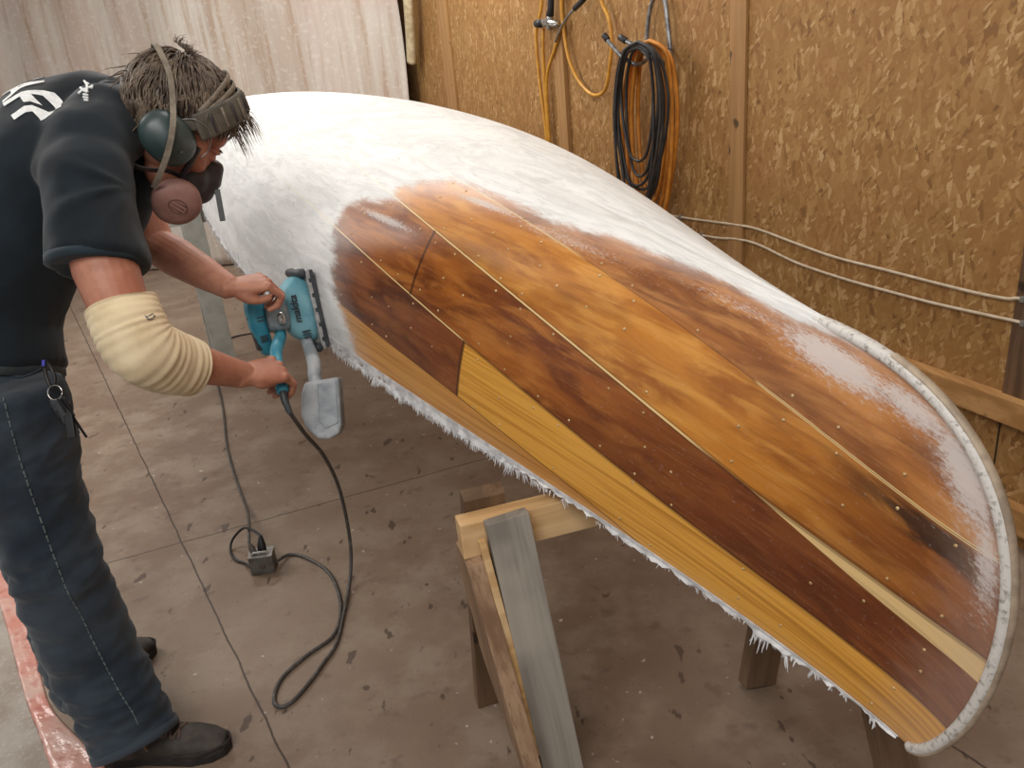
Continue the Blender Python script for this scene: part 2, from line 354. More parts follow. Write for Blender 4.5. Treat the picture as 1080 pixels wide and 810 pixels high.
def sfun(S, T):
    T = np.asarray(T, float)
    if isinstance(S, tuple): return sfun(S[0], T) + S[1]*np.interp(T, [0,.012,.0285,.0573], [.049,.040,.029,0])
    a = np.array(S); x = np.sqrt(a[:,0]+.01)
    if S is S1: return np.interp(T, a[::-1,0], a[::-1,1])
    c = np.polyfit(x, a[:,1], 4); Tc = np.clip(T, 0, .42)
    return np.polyval(c, np.sqrt(Tc+.01)) + (T-Tc)*.5
def polydist(T, U, poly, sx, sy):
    P = np.stack([T*sx, U*sy], -1); q = np.array(poly)*np.array([sx,sy]); d = np.full(P.shape[:-1], 1e9); ins = np.zeros(P.shape[:-1], bool); n = len(q)
    for i in range(n):
        a, b_ = q[i], q[(i+1)%n]; e = b_-a; t = np.clip(((P-a)@e)/max(e@e,1e-12),0,1)
        d = np.minimum(d, np.hypot(*np.moveaxis(P-(a+t[...,None]*e), -1, 0)))
        cnd = ((a[1] > P[...,1]) != (b_[1] > P[...,1])) & (P[...,0] < (b_[0]-a[0])*(P[...,1]-a[1])/(b_[1]-a[1]+1e-12)+a[0]); ins ^= cnd
    return np.where(ins, d, -d)
def mat_hull():
    t = NT('cedar_planking_half_sanded'); uv = t.new('ShaderNodeUVMap', uv_map='plank').outputs[0]
    A = {k: t.attr(k) for k in ('s1','s2','s3u','s3l','s4','mw','side','tt','uu')}
    gt = lambda v, x=0.: t.ramp(v, x-.0006, x+.0006)
    inv = lambda v: t.math('SUBTRACT', 1., v)
    # wood tones per plank
    wv = t.noise(1.6, uv, 3, .5, sc=(1,1,1), loc=(2,0,0))
    jog = t.math('MULTIPLY', t.math('SUBTRACT', wv, .5), .1)
    cloud = t.noise(7., uv, 4, .6, sc=(.62,1.5,1), dist=.8); cl2 = t.noise(17., uv, 4, .6, sc=(.5,1.3,1), dist=.5, loc=(5,2,0)); grain = t.noise(60, uv, 5, .6, sc=(.045,1.7,1), dist=.5)
    fine = t.noise(240, uv, 3, .6, sc=(.04,1,1)); blot = t.noise(3.2, uv, 3, .6, loc=(9,1,0))
    def tone(lo, mid, hi, k1=.6):
        c = t.mix(t.ramp(cloud,.34,.62), lin(lo), lin(mid)); c = t.mix(t.math('MULTIPLY', t.ramp(cl2,.45,.66), k1), c, lin(hi)); return c
    amber = tone((158,92,30),(192,124,44),(218,156,72)); brown = tone((110,54,20),(160,92,34),(192,122,52)); dark = tone((84,42,22),(126,68,34),(160,98,50),.5)
    red = tone((92,42,18),(118,60,26),(142,80,36),.5); top_ = tone((122,70,34),(170,108,54),(196,136,74))
    yel = t.mix(t.ramp(grain,.42,.62), lin((226,166,72)), lin((204,140,50))); yel = t.mix(t.math('MULTIPLY', t.ramp(t.noise(16, uv, 3, .5, sc=(.05,1.4,1), loc=(0,3,0)),.60,.66), t.math('MULTIPLY_ADD', t.ramp(A['tt'],.06,.09), .5, .12)), yel, lin((126,78,26)))
    tan_ = t.mix(t.ramp(grain,.4,.65), lin((208,150,78)), lin((188,128,58)))
    # plank 2-3: browner towards the middle, reddish near the bow
    nb = t.ramp(t.math('ADD', A['tt'], jog), .055, .13)
    b23 = t.mix(nb, red, brown); b34 = t.mix(t.ramp(t.math('ADD', A['tt'], jog), .01, .075), t.mix(.25, red, brown), amber)
    c = tan_
    low = t.mix(t.ramp(A['tt'], .1607, .1613), yel, dark)
    c = t.mix(gt(A['s1']), c, low)
    bow_low = t.ramp(A['tt'], .085, .1, True)
    c = t.mix(gt(A['s2']), c, b23); c = t.mix(gt(A['s3l']), c, lin((224,190,132))); c = t.mix(gt(A['s3u']), c, b34); c = t.mix(gt(A['s4']), c, top_)
    # grain and stains
    c = t.mix(t.math('MULTIPLY', t.ramp(grain,.5,.72), .28), c, (.09,.035,.012)); c = t.mix(t.math('MULTIPLY', t.ramp(fine,.5,.7), .18), c, (.45,.24,.09))
    c = t.mix(t.math('MULTIPLY', t.ramp(blot,.56,.72), t.math('MULTIPLY', gt(A['s2']), .4)), c, lin((84,38,18)))
    # black water stains along seam 4 near the bow
    st = t.math('MULTIPLY', t.ramp(t.math('ADD', t.math('ABSOLUTE', t.math('ADD', A['s4'], .028)), t.math('MULTIPLY', t.math('SUBTRACT', cl2, .5), .10)), .006, .03, True), t.math('MULTIPLY', t.ramp(A['tt'], .002, .012), t.ramp(A['tt'], .022, .045, True)))
    c = t.mix(t.math('MULTIPLY', st, .85), c, lin((44,30,22)))
    # seams: thin dark line and pale filler
    def seam(a, wdt, colr, k, msk=None):
        nonlocal c
        wob = t.math('ADD', t.math('ABSOLUTE', a), t.math('MULTIPLY', t.math('SUBTRACT', grain, .5), wdt*.8)); f = t.math('MULTIPLY', t.ramp(wob, wdt*.6, wdt*1.1, True), k)
        if msk is not None: f = t.math('MULTIPLY', f, msk)
        c = t.mix(f, c, lin(colr))
    cream = (232,200,140)
    seam(A['s1'], .0014, (90,50,20), .8)
    seam(A['s2'], .0050, (50,26,12), .45); seam(A['s2'], .0026, cream, .95, t.ramp(A['tt'], .158, .166))
    seam(A['s3u'], .0065, (60,34,16), .5); seam(A['s3u'], .0030, cream, .95, t.ramp(A['tt'], .066, .078))
    seam(A['s4'], .0034, cream, .95, t.ramp(A['tt'], .064, .058+.012, True) if False else t.math('MAXIMUM', t.ramp(A['tt'], .059, .061, True), t.ramp(A['tt'], .118, .13)))
    seam(A['s4'], .0014, (90,56,30), .7)
    # butt joint in row 3 and end joint in row 2
    j2 = t.math('MULTIPLY', t.ramp(t.math('ABSOLUTE', t.math('SUBTRACT', A['tt'], .194)), .0004, .0009, True), t.math('MULTIPLY', gt(A['s2']), inv(gt(A['s3l'])))); c = t.mix(t.math('MULTIPLY', j2, .8), c, lin((60,28,14)))
    j1 = t.math('MULTIPLY', t.ramp(t.math('ABSOLUTE', t.math('SUBTRACT', A['tt'], .161)), .0004, .0009, True), t.math('MULTIPLY', gt(A['s1']), inv(gt(A['s2'])))); c = t.mix(t.math('MULTIPLY', j1, .8), c, lin((60,28,14)))
    wood_c = c
    # white filler and sanding dust
    st1 = t.noise(16, uv, 6, .7, sc=(.35,1,1), dist=1.4); st2 = t.noise(55, uv, 5, .7, sc=(.3,1,1), dist=.8); st3 = t.noise(6, uv, 4, .6, dist=1.)
    wh = t.mix(t.ramp(st1,.38,.62), lin((226,226,224)), lin((206,206,204))); wh = t.mix(t.math('MULTIPLY', t.ramp(st2,.56,.74), .7), wh, lin((166,166,166)))
    wh = t.mix(t.math('MULTIPLY', t.ramp(st3,.42,.7), .3), wh, lin((236,236,234)))
    wh = t.mix(t.math('MULTIPLY', t.ramp(t.noise(34, uv, 5, .75, sc=(.12,1,1), dist=2., loc=(1,1,0)),.66,.74), .6), wh, lin((120,122,124)))
    for a, k in ((A['s2'],.55),(A['s3u'],.55),(A['s4'],.5)):
        wh = t.mix(t.math('MULTIPLY', t.math('MULTIPLY', t.ramp(t.math('ABSOLUTE', a), .0014, .0034, True), t.ramp(A['tt'], .30, .36, True)), k), wh, lin((240,228,200)))
    f1 = t.noise(24, uv, 6, .75, dist=.4, sc=(.6,1,1)); f2 = t.noise(130, uv, 4, .8)
    # outer edge is feathery; rim at the bow is sharp
    am = t.math('ADD', t.math('ADD', A['mw'], t.math('MULTIPLY', t.math('SUBTRACT', f1, .5), .085)), t.math('MULTIPLY', t.math('SUBTRACT', f2, .5), .03))
    sharp = t.ramp(A['tt'], .006, .02, True); am = t.mix(sharp, am, t.math('ADD', t.math('ADD', A['mw'], .012), t.math('MULTIPLY', t.math('SUBTRACT', f2, .5), .012)))
    wmask = t.ramp(am, -.022, .018, True)
    wmask = t.math('MAXIMUM', wmask, A['side'])
    # thin dusting inside near the edge + dust by the bow, painted reflections
    dust = t.math('MULTIPLY', t.ramp(t.math('ADD', A['mw'], t.math('MULTIPLY', t.math('SUBTRACT', f1,.5), .1)), .0, .09, True), .26)
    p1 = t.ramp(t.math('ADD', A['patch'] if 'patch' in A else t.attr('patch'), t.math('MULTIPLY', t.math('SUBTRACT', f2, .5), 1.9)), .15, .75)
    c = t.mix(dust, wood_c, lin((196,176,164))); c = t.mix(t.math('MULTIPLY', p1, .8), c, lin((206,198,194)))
    c = t.mix(wmask, c, wh)
    rg = t.mix(wmask, t.math('ADD', t.math('MULTIPLY', cl2, .22), .24), .62)
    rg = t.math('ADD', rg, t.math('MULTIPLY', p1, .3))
    t.bump(t.math('ADD', t.math('MULTIPLY', grain, .25), t.math('MULTIPLY', t.math('MULTIPLY', st2, wmask), 1.1)), .35, .0022)
    return t.fin(c, rg, spec=.5)
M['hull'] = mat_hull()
M['filler'] = simple('grey_white_filler', (214,212,206), .65, (150,148,144), 60, bump=.4, lo=.45, hi=.7)
M['fibre'] = simple('torn_glass_cloth', (226,226,226), .7, (190,190,192), 40)
M['stem'] = simple('worn_stem', (208,204,198), .6, (140,134,126), 130, bump=.4, lo=.48, hi=.74)
M['tack'] = simple('dull_brass', (222,196,150), .4, (176,140,92), 200, metal=.4)
def build_canoe():
    root = thing('canoe', 'large upside-down wooden canoe, half sanded to brown cedar planks, half white filler', 'canoe', (HP['cx'], HP['cy'], .85))
    T = np.concatenate([np.linspace(0,1,60,endpoint=False)**1.8*.02, np.linspace(.02,.30,440,endpoint=False), np.linspace(.30,1,260)]); T[-1] = .99999
    for side, nu in ((1,170),(-1,60)):
        pass
    U1 = np.linspace(0,1,171); U2 = np.linspace(1,0,61)[1:]
    U = np.concatenate([U1,U2]); S = np.concatenate([np.ones(171), -np.ones(60)])
    UG, TG = np.meshgrid(U, T, indexing='ij'); SG = np.repeat(S[:,None], len(T), 1)
    V = np.where((SG > 0)[...,None], hull(UG,TG,1), hull(UG,TG,-1)); nU, nT = UG.shape
    idx = np.arange(nU*nT).reshape(nU,nT)
    Fc = np.stack([idx[:-1,:-1], idx[1:,:-1], idx[1:,1:], idx[:-1,1:]], -1).reshape(-1,4)
    me = bpy.data.meshes.new('hull'); me.from_pydata(V.reshape(-1,3).tolist(), [], Fc.tolist()); me.update()
    # fade offsets in metres from every seam
    sc_ = .86
    D = {'s1':(UG-sfun(S1,TG))*sc_, 's2':(UG-sfun(S2,TG))*sc_, 's3u':(UG-sfun(S3U,TG))*sc_, 's3l':(UG-sfun(S3L,TG))*sc_, 's4':(UG-sfun(S4,TG))*sc_,
         'mw':polydist(TG, UG, WPOLY, 4.6, sc_), 'side':(SG<0)*1., 'tt':TG, 'uu':UG}
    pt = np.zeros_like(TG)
    for (a,b_,ra,rb,k) in ((.034,.715,.014,.060,1.),(.016,.70,.010,.05,.8),(.008,.62,.006,.10,.9),(.0055,.50,.003,.1,.7),(.226,.515,.020,.017,.85),(.178,.738,.020,.018,.8),(.13,.72,.03,.03,.35),(.06,.745,.02,.03,.35)):  # bow dust first, then reflection streaks and light haze painted into the colour
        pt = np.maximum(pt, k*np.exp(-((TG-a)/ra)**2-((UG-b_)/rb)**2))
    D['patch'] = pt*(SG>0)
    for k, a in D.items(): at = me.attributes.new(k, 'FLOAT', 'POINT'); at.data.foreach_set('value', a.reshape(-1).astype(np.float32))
    uvl = me.uv_layers.new(name='plank'); li = np.empty(len(me.loops), np.int32); me.loops.foreach_get('vertex_index', li)
    uvv = np.stack([TG*4.8, np.where(SG>0, UG, 2-UG)*sc_], -1).reshape(-1,2)[li]; uvl.data.foreach_set('uv', uvv.reshape(-1).astype(np.float32))
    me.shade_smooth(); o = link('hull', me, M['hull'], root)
    bm = bmesh.new(); bm.from_mesh(me); bm.faces.ensure_lookup_table(); f = bm.faces[80*nT+200]
    if f.normal.dot(Vector((-1,-.3,.6))) < 0: bmesh.ops.reverse_faces(bm, faces=bm.faces)
    bm.to_mesh(me); bm.free()
    md = o.modifiers.new('thick','SOLIDIFY'); md.thickness = .0018; md.offset = -1
    # stem bands at both ends, running a little way along the keel
    for end in (0,1):
        pts = []; rad = []
        c0 = Vector(hull(.6, .5, 0).tolist())
        for u in np.linspace(0,1,34):
            p = HV(u, float(end), 0); pts.append(p)
        ax = Vector(hull(1,.001 if not end else .999,0).tolist())
        for d in np.linspace(.004,.02,5): pts.append(HV(1, d if not end else 1-d, 0))
        lat = HV(0,.5,1)-HV(0,.5,-1); lat.normalize(); dr = lat.cross(UP).normalized()
        n = len(pts); off = []
        for i,p in enumerate(pts):
            tn = (pts[min(i+1,n-1)]-pts[max(i-1,0)]).normalized(); nn = tn.cross(lat).normalized()
            if nn.dot(p-c0) < 0: nn = -nn
            k = 1 if i < 34 else max(0,1-(i-33)/5); off.append(p-nn*.004); rad.append(((.0065*k+.003), (.0065*k+.001)))
        b = B(); b.loft(off, rad, side=lat, n=12, expo=.7); b.build('stem_band', M['stem'], root, smooth=True)
        # second thin outer strip of half-round moulding
        off2 = []
        for i in range(0,30):
            p = off[i]; tn = (off[min(i+1,n-1)]-off[max(i-1,0)]).normalized(); nn = tn.cross(lat).normalized()
            if nn.dot(p-c0) < 0: nn = -nn
            off2.append(p+nn*.007)
        b = B(); b.loft(off2, [(.0065,.004)]*len(off2), side=lat, n=10); b.build('stem_moulding', simple('bare_stem_wood',(176,158,136),.55,(140,124,106),30), root, smooth=True)
    # outwale scar: thin ragged filler along the gunwale edge
    rng = random.Random(5)
    for side in (1,-1):
        ts = np.concatenate([np.linspace(.004,.30,150), np.linspace(.305,.995,90)]); V = []; Fc = []
        for i,t_ in enumerate(ts):
            p = HV(0.004,t_,side); q = p+HN(.02,t_,side)*.0015; rag = .010+.010*abs(noise.noise(Vector((t_*110,side*3,0))))+.006*rng.random()
            rag *= (.35 if .09 < t_ < .132 else .6 if t_ < .135 else 1.0)*(.4 if t_ < .02 else 1)
            n_ = HN(.02,t_,side)
            V += [HV(.012 if side>0 else .01,t_,side)+n_*.002, q-UP*.002, q-UP*rag+n_*.004*rng.uniform(-1,1), q-UP*rag*.9-n_*.004, p-UP*.001-n_*.004]
        for i in range(len(ts)-1):
            for k in range(4): Fc.append((i*5+k,(i+1)*5+k,(i+1)*5+k+1,i*5+k+1))
        b = B(); b.add(V,Fc); o = b.build('filler_edge', M['fibre'], root); o.modifiers.new('s','SOLIDIFY').thickness = .001
    # frayed strands of glass cloth
    b = B()
    def strand(t_, L_, side=1, wd=.0009, out=.5):
        p = HV(0,t_,side)-UP*.004; n_ = HN(.03,t_,side); tg = (HV(0,t_+.003,side)-HV(0,t_,side)).normalized()
        d = (-UP+n_*rng.uniform(-.1,out)+tg*rng.uniform(-.55,.55)).normalized(); pts = [p]; 
        for k in range(4):
            d = (d+Vector([rng.uniform(-.45,.45) for _ in range(3)])*.6-UP*.12).normalized(); pts.append(pts[-1]+d*L_/4)
        b.loft(pts, [wd*1.3,wd*1.1,wd,wd*.7,wd*.3], n=4, dome=0)
    for k in range(1100):
        t_ = rng.triangular(.105,.262,.2) ; cl = noise.noise(Vector((t_*160,0,0)))*.5+.5
        strand(t_, (.006+.030*cl*rng.random()), 1, rng.uniform(.0006,.0013))
    for k in range(260): strand(rng.uniform(.26,.75), .004+.014*rng.random(), 1)
    for k in range(60): strand(rng.uniform(.02,.10), .004+.008*rng.random(), 1, .0008)
    for t0, L0 in ((.031,.020),(.034,.034),(.0345,.028),(.038,.018),(.0395,.030),(.041,.044),(.0425,.036),(.0255,.02),(.0215,.016),(.018,.012),(.010,.022)):
        for _ in range(5): strand(t0+rng.uniform(-.0009,.0009), L0*rng.uniform(.5,1), 1, .0016, .1)
    o = b.build('frayed_cloth_fringe', M['fibre'], root); o['kind'] = 'stuff'
    # brass tacks in rows across the planking (ribs inside)
    def tack(u,t_):
        if polydist(np.array([t_]), np.array([u]), WPOLY, 4.6, .86)[0] < .012: return
        p = HV(u,t_,1); n_ = HN(u,t_,1); tx = n_.orthogonal().normalized(); ty = n_.cross(tx)
        b = B(); b.ell(p+n_*.0004, tx*.0027, ty*.0027, n_*.0013, 8, 5); b.build('tack', M['tack'], root, smooth=True)
    cnt = 0
    for i in range(20):
        t0 = .012+i*.0128
        for S_, T_ in ((S1,S2),(S2,S3L),(S3U,S4),(S4,None)):
            ul = float(sfun(S_,np.array(t0))); uh = float(sfun(T_,np.array(t0))) if T_ else .80
            for fr in ((.10,.50,.88) if T_ else (.12,)):
                u = ul+(uh-ul)*fr
                if .01 < u < .84 and uh-ul > .05 and cnt < 98 and rng.random() < .56: tack(u+rng.uniform(-.01,.01), t0+rng.uniform(-.002,.002)); cnt += 1
    return root
canoe = build_canoe()

# ------------------------------------------------------------------ sawhorses
def grain_obj(name, p0, p1, wv, hw, ht, mt, parent, bevel=.002):
    """a sawn stick with its own local Z along its length so that the grain follows it"""
    p0, p1, wv = Vector(p0), Vector(p1), Vector(wv); d = p1-p0; n = d.normalized(); wv = (wv-n*wv.dot(n)).normalized(); t_ = n.cross(wv)
    b = B(); b.box((0,0,0), (hw,0,0), (0,ht,0), (0,0,d.length/2)); o = b.build(name, mt, None, bevel=bevel)
    mx = Matrix((wv, t_, n)).transposed().to_4x4(); mx.translation = (p0+p1)/2; o.matrix_world = mx
    if parent: o.parent = parent; o.matrix_parent_inverse = parent.matrix_world.inverted()
    return o
def near_horse():
    az = R(74.8); bd = Vector((math.sin(az), math.cos(az), 0)); sd = Vector((math.cos(az), -math.sin(az), 0))  # sd: towards camera/right
    H = .618; a = Wz(482,549,H); a.z = H; L_ = .84; e = a+bd*L_
    root = thing('sawhorse', 'wooden sawhorse with a pale beam under the near end of the canoe', 'sawhorse', (a+e)/2-UP*H, 'sawhorses under the canoe')
    del root['group']
    off = sd*.0
    grain_obj('beam', a-UP*.037, e-UP*.037, UP, .037, .021, M['pine'], root, .003)
    def leg(s, side, spread, foot_out, mt, name='leg', top=-.002, wdt=.040, extra=0.):
        p = a+bd*s+sd*side*.031+UP*top; q = a+bd*(s+foot_out)+sd*(side*(.031+spread)); q.z = .0
        d = (q-p).normalized(); q = q-d*.012*0
        return grain_obj(name, p, q+UP*.006, bd, wdt, .011 if extra == 0 else extra, mt, root)
    l1 = leg(.085, 1, .085, .045, M['greywood'], top=.004, wdt=.041, extra=.014); l1['label'] = 'weathered grey leg'
    leg(.06, -1, .16, .0, M['darkwood'], top=.030, wdt=.040, extra=.017)
    for side, ft in ((-1, Wz(798,722,0)), (1, Wz(948,822,0))):
        p = a+bd*.76+sd*side*.031; grain_obj('leg', p-UP*.002, ft+UP*.006, bd, .040, .017, M['darkwood'], root)
    # gusset plate of rough brown board at the near end, and the strip on its edge
    g0 = a+bd*.028-UP*.075; n_ = bd
    poly = [(-.05,0),(.040,0),(.175,-.52),(.12,-.52),(-.135,-.30),(-.10,-.10)]
    b = B(); b.prism([(x,y) for x,y in poly], (0,0,0), (1,0,0), (0,0,1), (0,1,0), .016); o = b.build('gusset_plate', M['brownply'], None, bevel=.002)
    vz = (UP-bd*.10).normalized(); mx = Matrix((sd, vz.cross(sd), vz)).transposed().to_4x4(); mx.translation = g0+bd*-.012; o.matrix_world = mx; o.parent = root; o.matrix_parent_inverse = root.matrix_world.inverted()
    # short brace strip beside the leg
    p = a+bd*.034+sd*.036-UP*.03; q = a+bd*.082+sd*.105-UP*.50
    grain_obj('brace_strip', p, q, bd, .007, .008, M['endpine'], root)
    return root
near_horse()
def far_horse():
    az = R(66.75); bd = Vector((math.sin(az), math.cos(az), 0)); sd = Vector((math.cos(az), -math.sin(az), 0)); H = .862
    foot = Wz(243,398,0); topp = Wd(203,222,3.62)
    root = thing('sawhorse', 'grey painted sawhorse under the far half of the canoe behind the man', 'sawhorse', foot+bd*.5)
    gp = simple('grey_paint', (172,172,164), .6, (154,154,146), 12)
    a = foot-sd*.16-bd*.14; a.z = H
    for s in (.14, 1.02):
        for side in (1,-1):
            p = a+bd*s+sd*side*.03+UP*0; q = a+bd*s+sd*side*.16; q.z = .004
            if s < .5: q = q-bd*.0
            grain_obj('leg', p, q, bd, .05, .014, gp, root)
    grain_obj('beam', a-UP*.047, a+bd*1.16-UP*.047, UP, .045, .019, gp, root)
    for s in (.14,1.02): 
        b = B(); b.beam(a+bd*s+sd*.11-UP*.5, a+bd*s-sd*.11-UP*.5, UP, .045, .009); b.build('cross_brace', gp, root)
    return root
far_horse()
def card_box():
    c = Wz(236,262,0); c = c+Vector((0,.5,0))
    root = thing('cardboard_box', 'brown cardboard box standing on the floor behind the far sawhorse', 'box', c)
    mt = simple('cardboard', (128,94,66), .85, (104,76,52), 8)
    b = B()
    for s, ax in ((1,0),(-1,0),(1,1),(-1,1)):
        d = Vector((.2*s,0,0)) if ax == 0 else Vector((0,.15*s,0)); hx = (.003,0,0) if ax == 0 else (.2,0,0); hy = (0,.15,0) if ax == 0 else (0,.003,0)
        b.box(c+d+UP*.16, hx, hy, (0,0,.16))
    b.box(c+UP*.004, (.2,0,0),(0,.15,0),(0,0,.004)); b.build('box_body', mt, root)
    for s in (1,-1):
        b = B(); p = c+Vector((.2*s,0,.32)); b.box(p+Vector((.06*s,0,-.04)), (.06*s,0,-.04), (0,.15,0), (.002,0,.003)); b.build('flap', simple('cardboard_light',(176,140,100),.85,(158,124,88),8), root)
card_box()

# ------------------------------------------------------------------ things on the wall
def cable(name, s_pts, label, r, mt, group=None):
    b = B(); b.tube(spline([WP(*q) for q in s_pts], 8), r, 8); o = b.build(name, mt, smooth=True); return tag(o, label, 'cable', group)
M['cable'] = simple('off_white_cable', (196,180,156), .55, (178,160,134), 30)
def wallcable(px, name, label):
    pts = [PW(x,y,.012) for x,y in px]; b = B(); b.tube(spline(pts,8), .0048, 8)
    root = thing('electrical_cable', label, 'cable', pts[0]); b.build('cable_run', M['cable'], root, smooth=True)
    for i in (1,-2):
        p = pts[i]; c = B(); c.box(p+wn*0, wdir*.006, UP*.008, wn*.009); c.build('clip', simple('grey_clip',(120,118,112),.5), root, bevel=.002)
wallcable([(640,215),(718,229),(776,237),(800,242),(835,255),(880,271),(935,285),(985,298),(1030,309),(1062,315),(1080,315.5),(1160,330)], 'a', 'upper of the two pale cables running along the wooden wall')
wallcable([(640,225),(740,248),(776,252),(800,258),(840,277),(890,294),(940,308),(990,321),(1040,332),(1080,341),(1160,362)], 'b', 'lower of the two pale cables running along the wooden wall')
M['yhose'] = simple('yellow_hose', (206,150,50), .45, (184,128,38), 20); M['bhose'] = simple('black_hose', (52,50,50), .5, (36,35,36), 20)
M['ohose'] = simple('orange_cord', (204,132,44), .5, (182,112,34), 20); M['steel'] = simple('galvanised_steel', (150,150,150), .35, (110,110,112), 40, metal=.7)
M['black'] = simple('black_rubber', (28,28,30), .5, (20,20,22), 40); M['chrome'] = simple('worn_chrome', (190,188,184), .25, (140,138,134), 60, metal=.9)
def hose(px, r, d=.03): return spline([PW(x,y,d+(q[0] if q else 0)) for x,y,*q in px], 8)
def air_hose():
    root = thing('air_hose', 'yellow air hose with brass-coloured coupling hanging in loose loops on the wall', 'hose', PW(580,60,.0))
    b = B()
    b.tube(hose([(574,-60),(572,-20),(571,8),(566,30),(566,50),(569,85),(573,115),(577,150),(580,190)],.005), .0085, 8)
    b.tube(hose([(573,30),(573,60),(575,100),(579,150)],.005), .0085, 8)
    b.tube(hose([(592,30),(584,55),(577,80),(577,110),(580,150)],.005), .0085, 8)
    b.tube(hose([(594,-60),(592,0),(595,35),(600,62),(610,85),(625,100),(638,95),(643,70),(645,45),(642,20),(634,0),(625,-40)],.005), .0085, 8)
    b.build('hose_loops', M['yhose'], root, smooth=True)
    b = B(); b.loft([PW(582,-30,.05),PW(581,8,.05),PW(580,16,.05)], [.016,.016,.02], n=12); b.build('rubber_fitting', M['black'], root, smooth=True)
    b = B(); b.loft([PW(568,24,.05),PW(578,24,.05),PW(588,26,.05)], [.018,.022,.014], n=14, dome=.3); b.loft([PW(580,14,.05),PW(580,30,.05)], [.018,.017], n=12); b.build('coupling', M['chrome'], root, smooth=True)
    b = B(); b.loft([PW(566,25,.06),PW(571,25,.06)], [.019,.019], n=12, dome=.1); b.build('coupling_collar', M['black'], root, smooth=True)
    b = B(); b.tube([PW(586,44,.04),PW(592,28,.045),PW(599,17,.05),PW(606,9,.05)], .007, 8); b.build('nozzle_stem', M['chrome'], root, smooth=True)
    b = B(); b.tube([PW(606,9,.05),PW(614,1,.05),PW(618,-4,.05)], .013, 10); b.build('nozzle_grip', M['black'], root, smooth=True)
air_hose()
def hook():
    root = thing('wall_hook', 'grey metal double hook screwed high on the wall carrying the hose coils', 'hook', PW(700,20,0))
    b = B()
    b.tube(hose([(682,44),(684,20),(688,2),(694,-8),(701,0),(704,22),(707,52)],.006), .009, 8)
    b.tube(spline([PW(682,44,.01),PW(683,60,.03),PW(672,68,.12),PW(657,60,.16),PW(647,50,.17),PW(639,40,.18)],8), .009, 8)
    b.tube(spline([PW(707,52,.01),PW(706,66,.05),PW(690,63,.12),PW(676,52,.15),PW(658,42,.18)],8), .009, 8)
    b.build('hook_bars', M['steel'], root, smooth=True)
    for a,c in (((641,42,.177),(637,37,.183)),((660,43,.178),(654,39,.184))):
        t = B(); t.tube([PW(*a),PW(*c)], .0125, 10); t.build('rubber_tip', M['black'], root, smooth=True)
hook()
def coil(name, label, mt, r, loops, cat):
    b = B()
    for L_ in loops: b.tube(hose(L_, r, .02), r, 8)
    o = b.build(name, mt, smooth=True); tag(o, label, cat)
    c = Vector(o.bound_box[0]); return o
def loop(xl, xr, yt, yb, d, k=0):
    j = lambda a: random.uniform(-a, a); w_ = xr-xl; h_ = yb-yt; cx = (xl+xr)/2; A = j(2.5); Bq = j(2.5)
    out = []
    for i in range(15):
        a = 2*PI*i/14-PI/2; ca, sa = math.cos(a), math.sin(a)
        sx = math.copysign(abs(ca)**.62, ca); v = (sa+1)/2; taper = 1-.38*max(0,v-.35)**1.4*1.5
        out.append((cx+sx*w_/2*taper+k*v+A*math.sin(v*5)*(1 if ca>0 else .4), yt+h_*v+Bq*ca*.5, d+.05*(1-v)**4+.004*math.sin(3*a)))
    return out
coil('hose_coil', 'orange hose coil hanging on the double wall hook', M['ohose'], .0085,
     [loop(662,704,46,215,.02), loop(667,709,45,228,.035,-2), loop(658,713,43,250,.05,-4), loop(671,700,50,205,.01,2), loop(664,716,47,262,.02,-6)], 'hose coil')
coil('hose_coil', 'black hose coil hanging in front on the double wall hook', M['bhose'], .0062,
     [loop(648,696,46,196,.10), loop(651,700,45,210,.11,2), loop(653,692,47,222,.12,-2), loop(647,703,48,200,.09,3), loop(649,697,44,235,.13,-3),
      loop(655,690,50,170,.12), loop(660,694,49,186,.11,-1), loop(646,699,46,226,.08,1)], 'hose coil')

